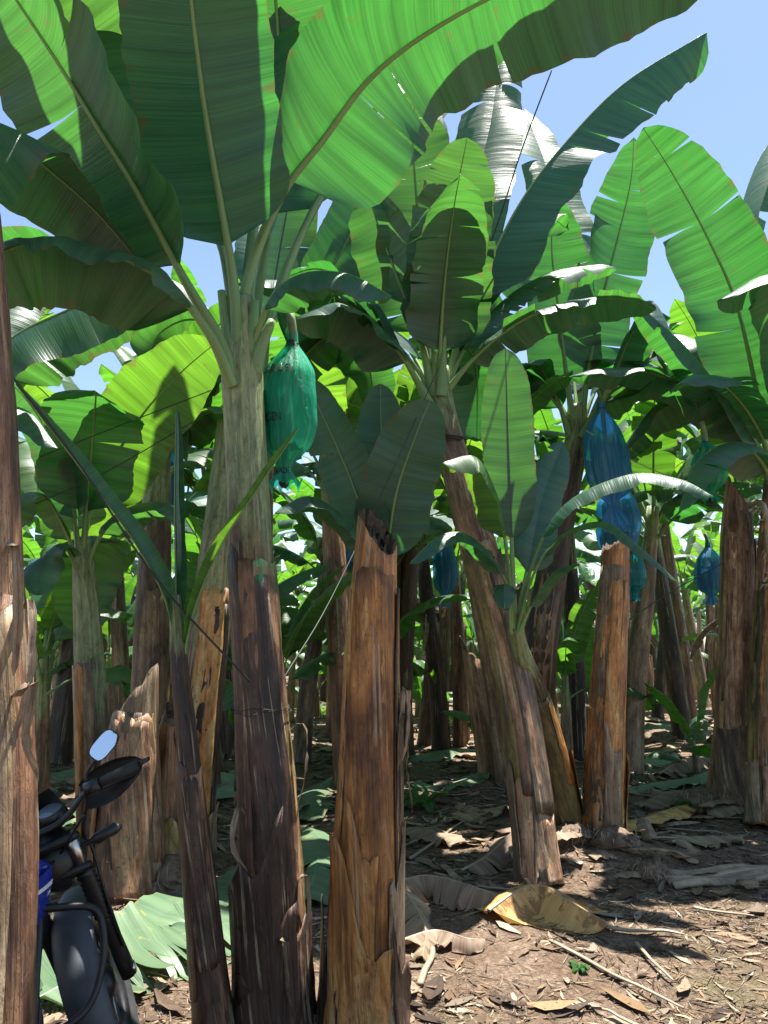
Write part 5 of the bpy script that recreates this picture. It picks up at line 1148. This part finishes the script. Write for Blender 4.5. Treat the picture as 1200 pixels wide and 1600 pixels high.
for i_, (pts, W_, mt, lab) in enumerate([
    ([(640, 1235, .02), (700, 1228, .03), (760, 1215, .02)], .20, 'leaf_cut', 'dull green leaf on the ground between the fern and the leaning trunk'),
    ([(305, 1192, .02), (345, 1182, .04), (395, 1178, .02)], .26, 'leaf_cut', 'flat green leaf on the litter behind the slim sucker, farther one'),
    ([(1000, 1150, .02), (1035, 1142, .04), (1080, 1138, .02)], .28, 'leaf_cut', 'flat green leaf on the litter beyond the root mound'),
    ([(700, 1290, .02), (750, 1278, .03), (800, 1262, .02)], .15, 'leaf_dry', 'flat brown leaf lying left of the leaning trunk'),
    ([(640, 1300, .02), (680, 1318, .04), (730, 1330, .02)], .15, 'leaf_dry', 'flat brown leaf lying in front of the grey stick'),
    ([(1000, 1262, .02), (1050, 1250, .04), (1100, 1246, .02)], .17, 'leaf_dry', 'flat brown leaf lying behind the yellowing leaf on the right'),
    ([(1050, 1330, .02), (1100, 1318, .03), (1160, 1312, .02)], .16, 'leaf_dry', 'flat brown leaf lying behind the sheath slab'),
    ([(60, 1290, .02), (110, 1262, .03), (150, 1240, .02)], .2, 'leaf_dry', 'flat brown leaf lying behind the motorcycle'),
    ([(970, 1190, .02), (1020, 1180, .05), (1060, 1172, .02)], .22, 'leaf_dry', 'flat brown leaf lying beyond the orange stump')]):
    lying_leaf(lab, pts, W_, 640 + i_, mat=mt, tears=(3, 4), fold=(-4, -6), curl=(-16, -20), rip=.2, wave=14, tvar=22, rib='rib_dry' if mt == 'leaf_dry' else 'rib', cat='dead leaf' if mt == 'leaf_dry' else 'fallen leaf')
# yellow dead leaf, tented, in the sun
lying_leaf('bright yellow dead leaf tented on the soil at front right', [(764, 1446, .05), (812, 1430, .10), (850, 1426, .11), (900, 1446, .07), (952, 1456, .02)], .40, 620, mat='leaf_yellow', fold=(-30, -24), curl=(-20, -30), rip=.08, rib='rib_dry', bs=.02, base=.08, tip=.6, up=(0, -.2, 1), name='dead_leaf', cat='dead leaf')
lying_leaf('crumpled dry brown leaf heaped beside the yellow leaf', [(600, 1405, .05), (660, 1398, .09), (720, 1408, .08), (800, 1425, .03)], .26, 621, mat='leaf_dry', fold=(-24, -24), curl=(-50, -40), rip=.34, tears=(7, 7), tvar=34, rib='rib_dry', name='dead_leaf', cat='dead leaf', wave=20)
lying_leaf('drooping dry brown leaf against the foot of the cut stump', [(612, 1420, .16), (640, 1440, .11), (665, 1475, .05), (660, 1510, .02)], .17, 622, mat='leaf_dry', fold=(-30, -34), curl=(-40, -40), rip=.22, tears=(3, 3), rib='rib_dry', name='dead_leaf', cat='dead leaf', wave=20)
lying_leaf('long dry leaf curling out below the brown heap', [(625, 1490, .04), (680, 1478, .05), (730, 1490, .04), (760, 1485, .02)], .10, 623, mat='leaf_dry', fold=(-20, -34), curl=(-40, -40), rip=.2, tears=1, rib='rib_dry', name='dead_leaf', cat='dead leaf')
lying_leaf('dry brown leaf heap lying behind the yellow leaf', [(720, 1372, .02), (760, 1360, .06), (800, 1330, .06), (830, 1300, .02)], .14, 624, mat='leaf_dry', fold=(-30, -34), curl=(-40, -40), rip=.22, tears=(3, 3), rib='rib_dry', name='dead_leaf', cat='dead leaf', wave=20)
lying_leaf('grey dry leaf on the mound right of the orange stump', [(1030, 1215, .05), (1070, 1202, .10), (1110, 1190, .05)], .2, 625, mat='leaf_dry', fold=(-20, -34), curl=(-40, -40), rip=.2, tears=3, rib='rib_dry', name='dead_leaf', cat='dead leaf')
# slab of dry sheath at the right
def sheath_slab():
    P0, P1 = gp(1062, 1382), gp(1230, 1366); r = random.Random(8); root = empty('dry_sheath', on_ground(P0), 'flat weathered sheath slab lying at the right edge', 'dry sheath')
    for k in range(4):
        d = np.array((0, .055 * k, 0)); a = P0 + d + np.array((r.uniform(-.05, .05), 0, 0)); b = P1 + d + np.array((r.uniform(-.1, .1), 0, 0)); n = 14
        V, UV = [], []
        for i in range(n):
            t = i / (n - 1); c = a + (b - a) * t
            for j in range(4):
                q = j / 3; V.append(on_ground(c + np.array((0, q * .06, 0)), .024 + .012 * math.sin(q * 3.1) + .012 * math.sin(t * 9 + k) + r.gauss(0, .002))); UV.append((q * .06 + k, t * .8))
        V = np.array(V); n0 = len(V); Vb = V - np.array((0, 0, .02)); F = grid_faces(n, 4)
        rim = list(range(4)) + [i * 4 + 3 for i in range(1, n)] + [(n - 1) * 4 + j for j in (2, 1, 0)] + [i * 4 for i in range(n - 2, 0, -1)]
        F = [f[::-1] for f in F] + [[x + n0 for x in f] for f in F] + [[rim[k_], rim[(k_ + 1) % len(rim)], rim[(k_ + 1) % len(rim)] + n0, rim[k_] + n0] for k_ in range(len(rim))]
        link('sheath', mesh_from('sheath', np.vstack((V, Vb)) - np.array(root.location), F, ['sheath_pale'], UV + UV, attr=[0] * (2 * n0)), root)
sheath_slab()
STICKS = [((655, 1542), (686, 1468), .017, 'pale flattened stick on the soil right of the cut stump foot'), ((868, 1482), (1064, 1564), .013, 'long pale stick lying diagonally at front right'),
          ((642, 1350), (727, 1290), .014, 'grey stick lying behind the dry brown heap'), ((788, 1322), (832, 1402), .015, 'pale stick leaning toward the yellow leaf from behind'),
          ((745, 1392), (830, 1404), .012, 'short dry rib poking out behind the yellow leaf'), ((950, 1458), (1068, 1464), .016, 'half buried brown stick right of the yellow leaf'),
          ((993, 1478), (1050, 1526), .011, 'forked thin stick right of the long pale stick'), ((990, 1325), (1090, 1322), .014, 'thin grey stick behind the root clod at right'),
          ((905, 1556), (1000, 1594), .010, 'thin stick at the bottom edge front right'), ((1080, 1412), (1180, 1432), .012, 'brown stick in shade in front of the sheath slab'),
          ((230, 1425), (246, 1385), .014, 'pale root stub at the foot of the mossy stump'), ((1040, 1290), (1130, 1296), .012, 'thin stick left of the shaggy stump foot')]
for (a, b, r_, lab) in STICKS:
    A_ = on_ground(gp(*a), .012); B2 = on_ground(gp(*b), .02); rr = random.Random(a[0])
    pts = [A_ + (B2 - A_) * t + np.array((rr.gauss(0, .008), rr.gauss(0, .008), rr.uniform(0, .015))) for t in (0, .25, .5, .75, 1)]
    o_ = tube_obj('dry_stick', pts, np.array((r_, r_ * .9, r_ * .8, r_ * .75, r_ * .5)), 'rib_dry', None, 7, 20, o=pts[0], flat=.6)
    o_.location = pts[0]; tag(o_, lab, 'stick', 'dry sticks on the ground')

# root clods with hanging fibres
def root_clod(label, px, py, r, h, seed):
    rng = random.Random(seed); b = on_ground(gp(px, py), -.02); root = empty('root_clod', b, label, 'root clod')
    nr, nc = 10, 22; V = []
    for i in range(nr):
        t = i / (nr - 1)
        for j in range(nc):
            a = j / nc * 6.283; q = r * (1 - .75 * t ** 2) * (1 + rng.gauss(0, .09)); V.append((q * math.cos(a), q * math.sin(a), h * t + rng.gauss(0, .008)))
    link('clod', mesh_from('clod', V, grid_faces(nr, nc, 0, True) + [[(nr - 1) * nc + j for j in range(nc)]], ['root']), root)
    VV, FF, UU = [], [], []; off = 0
    for i in range(46):
        a = rng.uniform(0, 6.283); q = r * rng.uniform(.55, 1.0); z = h * rng.uniform(.3, 1)
        p = np.array((q * math.cos(a), q * math.sin(a), z)); d = np.array((math.cos(a), math.sin(a), 0))
        v, f, uv = tube_geo([p, p + d * rng.uniform(.005, .03) - np.array((0, 0, z * .3)), p + d * rng.uniform(.01, .05) + np.array((rng.gauss(0, .03), rng.gauss(0, .03), -z * .95))], [.0032, .0026, .0012], 4, off=off)
        VV.append(v); FF += f; UU.append(uv); off += len(v)
    o = link('root_fibres', mesh_from('root_fibres', np.vstack(VV), FF, ['rib_dry'], np.vstack(UU)), root); o['kind'] = 'stuff'
root_clod('small fibrous root clod right of the orange stump', 1020, 1366, .11, .10, 1)
root_clod('dark root mass under the orange stump', 960, 1338, .17, .10, 2)
root_clod('dark root mass at the foot of the leaning plant', 895, 1330, .17, .10, 3)
root_clod('dark root mound at the foot of the straight red trunk', 1030, 1160, .36, .16, 4)
root_clod('dark root mound left of the shaggy stump foot', 1098, 1262, .22, .15, 5)
root_clod('frayed roots at the foot of the bagged plant', 468, 1592, .10, .12, 6)
root_clod('dark rotten root mass under the mossy stump', 268, 1398, .20, .20, 7)

# ferns
def fern(label, px, py, n, ln, seed):
    rng = random.Random(seed); b = on_ground(gp(px, py)); root = empty('fern', b, label, 'fern', 'ferns on the ground')
    for i in range(n):
        az = i / n * 6.283 + rng.uniform(-.3, .3); P = catmull(arch((0, 0, 0), az, rng.uniform(40, 70), ln * rng.uniform(.7, 1), 90, 6), 22)
        T = nrm(np.gradient(P, axis=0)); S = nrm(np.cross(T, (0, 0, 1))); V, F, UV = [], [], []
        for k in range(2, 22):
            w = ln * .26 * math.sin(math.pi * (k / 22) ** .7) + .004
            for s in (-1, 1):
                b0 = len(V); p = P[k]; d = S[k] * s * w + T[k] * w * .35
                V += [p - T[k] * .007, p + d * .5 - T[k] * .008 + np.array((0, 0, .004)), p + d - np.array((0, 0, .012)), p + d * .5 + T[k] * .012 + np.array((0, 0, .004))]
                UV += [(0, 0), (.05, .02), (.1, 0), (.05, -.02)]; F.append([b0, b0 + 1, b0 + 2, b0 + 3] if s < 0 else [b0 + 3, b0 + 2, b0 + 1, b0])
        v, f, uv = tube_geo(P, .0025, 4, off=len(V)); V = np.vstack((np.array(V), v)); UV = np.vstack((np.array(UV), uv))
        link('frond', mesh_from('frond', V, F + f, ['leaf_fern'], UV), root)
fern('dark green fern on the ground right of the cut stump', 662, 1258, 9, .34, 1)
fern('bright little fern left of the shaggy right stump', 1080, 1266, 8, .20, 2)
fern('small fern at the foot of the mossy stump', 172, 1452, 6, .14, 3)
fern('tiny fern on the bare soil at front right', 905, 1512, 6, .06, 4)
fern('green weed clump in the gap left of the cut stump', 505, 1118, 9, .50, 5)

# stay cords
CORDS = [([(20, 590, 2.5), (120, 720, 2.7), (245, 905, 2.95), (390, 1065, 3.0)], .0045, 'cord', 'dark stay cord sloping down to the bagged trunk from upper left'),
         ([(862, 110, 5.0), (815, 235, 5.3), (770, 370, 5.5), (690, 570, 5.55)], .006, 'cord', 'thin dark cord rising from the leaning crown toward the sky'),
         ([(685, 575, 5.4), (620, 720, 4.6), (520, 930, 3.9), (440, 1065, 3.1)], .0035, 'cord', 'dark stay cord from the leaning crown down to the bagged trunk'),
         ([(60, 715, 4.6), (200, 660, 4.6), (330, 610, 4.6)], .0035, 'cord', 'thin upper cord crossing the leaves at left'),
         ([(50, 790, 4.7), (170, 735, 4.7), (300, 660, 4.7)], .0035, 'cord', 'thin lower cord crossing the leaves at left'),
         ([(915, 672, 6.9), (1000, 725, 6.9), (1140, 780, 6.8)], .005, 'cord_pale', 'pale cord from the blue bag to the shaggy right stump'),
         ([(1130, 880, 6.6), (1040, 930, 6.4), (960, 985, 5.7)], .005, 'cord', 'dark cord between the shaggy stump and the orange stump')]
for pts, r_, mt, lab in CORDS:
    P = px_path(pts); o_ = tube_obj('stay_cord', P, r_, mt, None, 5, 24, o=P[0]); o_.location = P[0]; tag(o_, lab, 'cord', 'stay cords tied between the plants')
# loops of twine tied round trunks
def tie_loop(label, info, hgt, turns, mat, r=.0035):
    D, S, B, T, rr, th, rad, h, L = info; pts = []; rng = random.Random(int(hgt * 100))
    for a in np.linspace(0, 6.283 * turns, int(26 * turns)):
        x = hgt + .015 * a / 6.283 + rng.gauss(0, .006); p = np.array([np.interp(x, h, D[:, k]) for k in range(3)]); q = np.interp(x, h, rr) * 1.12 + .006 + abs(rng.gauss(0, .008))
        pts.append(p + q * np.array((math.cos(a), math.sin(a), 0)))
    o_ = tube_obj('twine_loop', pts, r, mat, None, 5, o=pts[0]); o_.location = pts[0]; tag(o_, label, 'twine')
tie_loop('pale twine wound round the middle of the bagged plant trunk', Ai, 1.17, 2, 'cord', .0016)
tie_loop('dark twine tied below the crown of the leaning plant', Fi, 3.1, 2, 'cord', .007)

# withered flower stalk hanging at the right edge
def flower_stalk():
    b = at(1196, 800, 6.1); root = empty('withered_flower_stalk', b, 'shaggy orange-brown withered flower stalk hanging at the right edge', 'flower stalk'); rng = random.Random(4)
    tube_obj('stem', [np.array((.05, .35, .12)), np.array((0, .1, .1)), np.array((0, 0, 0)), np.array((0, 0, -.3)), np.array((.01, 0, -.62))], np.array((.03, .028, .025, .022, .015)), 'rib_dry', root, 8, 16)
    for k in range(60):
        z = -rng.uniform(.0, .62); a = rng.uniform(0, 6.283); d = np.array((math.cos(a), math.sin(a), 0)); ln = rng.uniform(.04, .10)
        tube_obj('dry_bract', [np.array((0, 0, z)), d * ln * .7 + np.array((0, 0, z + .01)), d * ln + np.array((0, 0, z - .03))], np.array((.009, .008, .003)), 'trunk_orange' if k % 2 else 'rib_dry', root, 5)
flower_stalk()

# ------------------------------------------------------------------ leaf litter
PAL = np.array([(.40, .30, .2), (.34, .25, .17), (.25, .17, .11), (.15, .095, .06), (.36, .28, .20), (.09, .06, .04), (.20, .15, .11), (.30, .19, .10), (.42, .35, .27), (.07, .045, .032), (.22, .14, .085), (.18, .12, .08)])
def litter(n, seed, y0, y1, smin, smax, powr, fmin, fmax):
    g = np.random.default_rng(seed)
    y = y0 + (y1 - y0) * g.random(n) ** powr; x = (g.random(n) * 2 - 1) * (y * .56 + .6)
    clump = np.sin(x * 2.1 + 1.3 * np.sin(y * 1.7)) * np.sin(y * 2.6 + 1.1 * np.sin(x * 1.9)) + .35 * np.sin(x * 5.3 + y * 4.1)
    k = clump > g.uniform(-1.3, .6, n); x, y = x[k], y[k]; n = len(x)
    ln = g.uniform(0, 1, n) ** 2.6 * (smax - smin) + smin; wd = np.clip(ln * g.uniform(fmin, fmax, n), .002, .03 + .2 * ln)
    yaw = g.uniform(0, 6.283, n); cu = g.uniform(-.6, 1.2, n); ti = g.normal(0, .10, n); bend = g.normal(0, .25, n)
    t = np.repeat(np.linspace(-.5, .5, 4), 3)[None]; q = np.tile((-.5, 0, .5), 4)[None]
    w = wd[:, None] * (1 - (np.abs(t) * 1.9) ** 2 * .9) * g.uniform(.7, 1.2, (n, 12))
    X_ = t * ln[:, None]; Y_ = q * w + bend[:, None] * t * t * ln[:, None]
    Z_ = cu[:, None] * (t * t * 4 * ln[:, None] * .12 + np.abs(q) * w * .5) + ti[:, None] * X_ + g.normal(0, .01, (n, 12)) * ln[:, None] + .004 + ln[:, None] * .015
    ca, sa = np.cos(yaw)[:, None], np.sin(yaw)[:, None]
    V = np.stack((x[:, None] + ca * X_ - sa * Y_, y[:, None] + sa * X_ + ca * Y_, gz(x, y)[:, None] + Z_), -1).reshape(-1, 3)
    F = (np.array(grid_faces(4, 3))[None] + 12 * np.arange(n)[:, None, None]).reshape(-1, 4)
    c = PAL[g.integers(0, len(PAL), n)] * g.uniform(.35, .92, n)[:, None]
    T = np.repeat(np.concatenate((c, np.ones((n, 1))), 1), 12, 0)
    return V, F, T
def build_litter():
    A1 = litter(60000, 11, 1.7, 9.5, .006, .12, 1.05, .04, .24)
    A4 = litter(3800, 14, 2.2, 12.0, .07, .26, 1.0, .22, .5)
    A2 = litter(34000, 12, 5.5, 26.0, .04, .26, 1.2, .10, .42)
    A3 = litter(60000, 13, 1.7, 7.5, .015, .12, 1.0, .02, .07)
    V, F, T, off = [], [], [], 0
    for v, f, t in (A1, A2, A3, A4): V.append(v); F.append(f + off); T.append(t); off += len(v)
    V, F, T = np.vstack(V), np.vstack(F), np.vstack(T)
    me = mesh_from('leaf_litter', V, F, ['litter'], tint=T, smooth=False)
    tag(link('leaf_litter', me), 'small brown dead leaf scraps and fibres covering the soil', 'leaf litter', None, 'stuff')
build_litter()
# larger dry scraps that can be told apart
def big_scraps():
    rng = random.Random(21); protos = []
    for k in range(6):
        P = arch((0, 0, .01), 0, 18, rng.uniform(.22, .38), 40, 5); r2 = random.Random(700 + k)
        V, F, UV, _ = leaf_geo(P, rng.uniform(.03, .07), 0, (0, 0, 1), (rng.uniform(-30, 30), rng.uniform(-30, 30)), (rng.uniform(-70, 60), rng.uniform(-70, 60)), .25, 1, r2, 12, 3)
        V[:, 2] -= V[:, 2].min(); protos.append(mesh_from('dry_leaf_scrap', V, F, ['leaf_dry'], UV))
    n = 0
    while n < 170:
        y = 2.9 + 11 * rng.random() ** 1.0; x = rng.uniform(-y * .53, y * .53)
        if y < 4.6: continue
        n += 1; o = link('dry_leaf_scrap', protos[rng.randrange(6)]); o.location = on_ground((x, y), .006); o.rotation_euler = (rng.gauss(0, .1), rng.gauss(0, .1), rng.uniform(0, 6.28)); s = rng.uniform(.6, 1.25) * (1 + .06 * y); o.scale = (s, s, s * rng.uniform(.35, .9))
        tag(o, 'curled dry brown leaf scrap lying among the fine litter', 'leaf scrap', 'curled dry leaf scraps in the litter')
big_scraps()
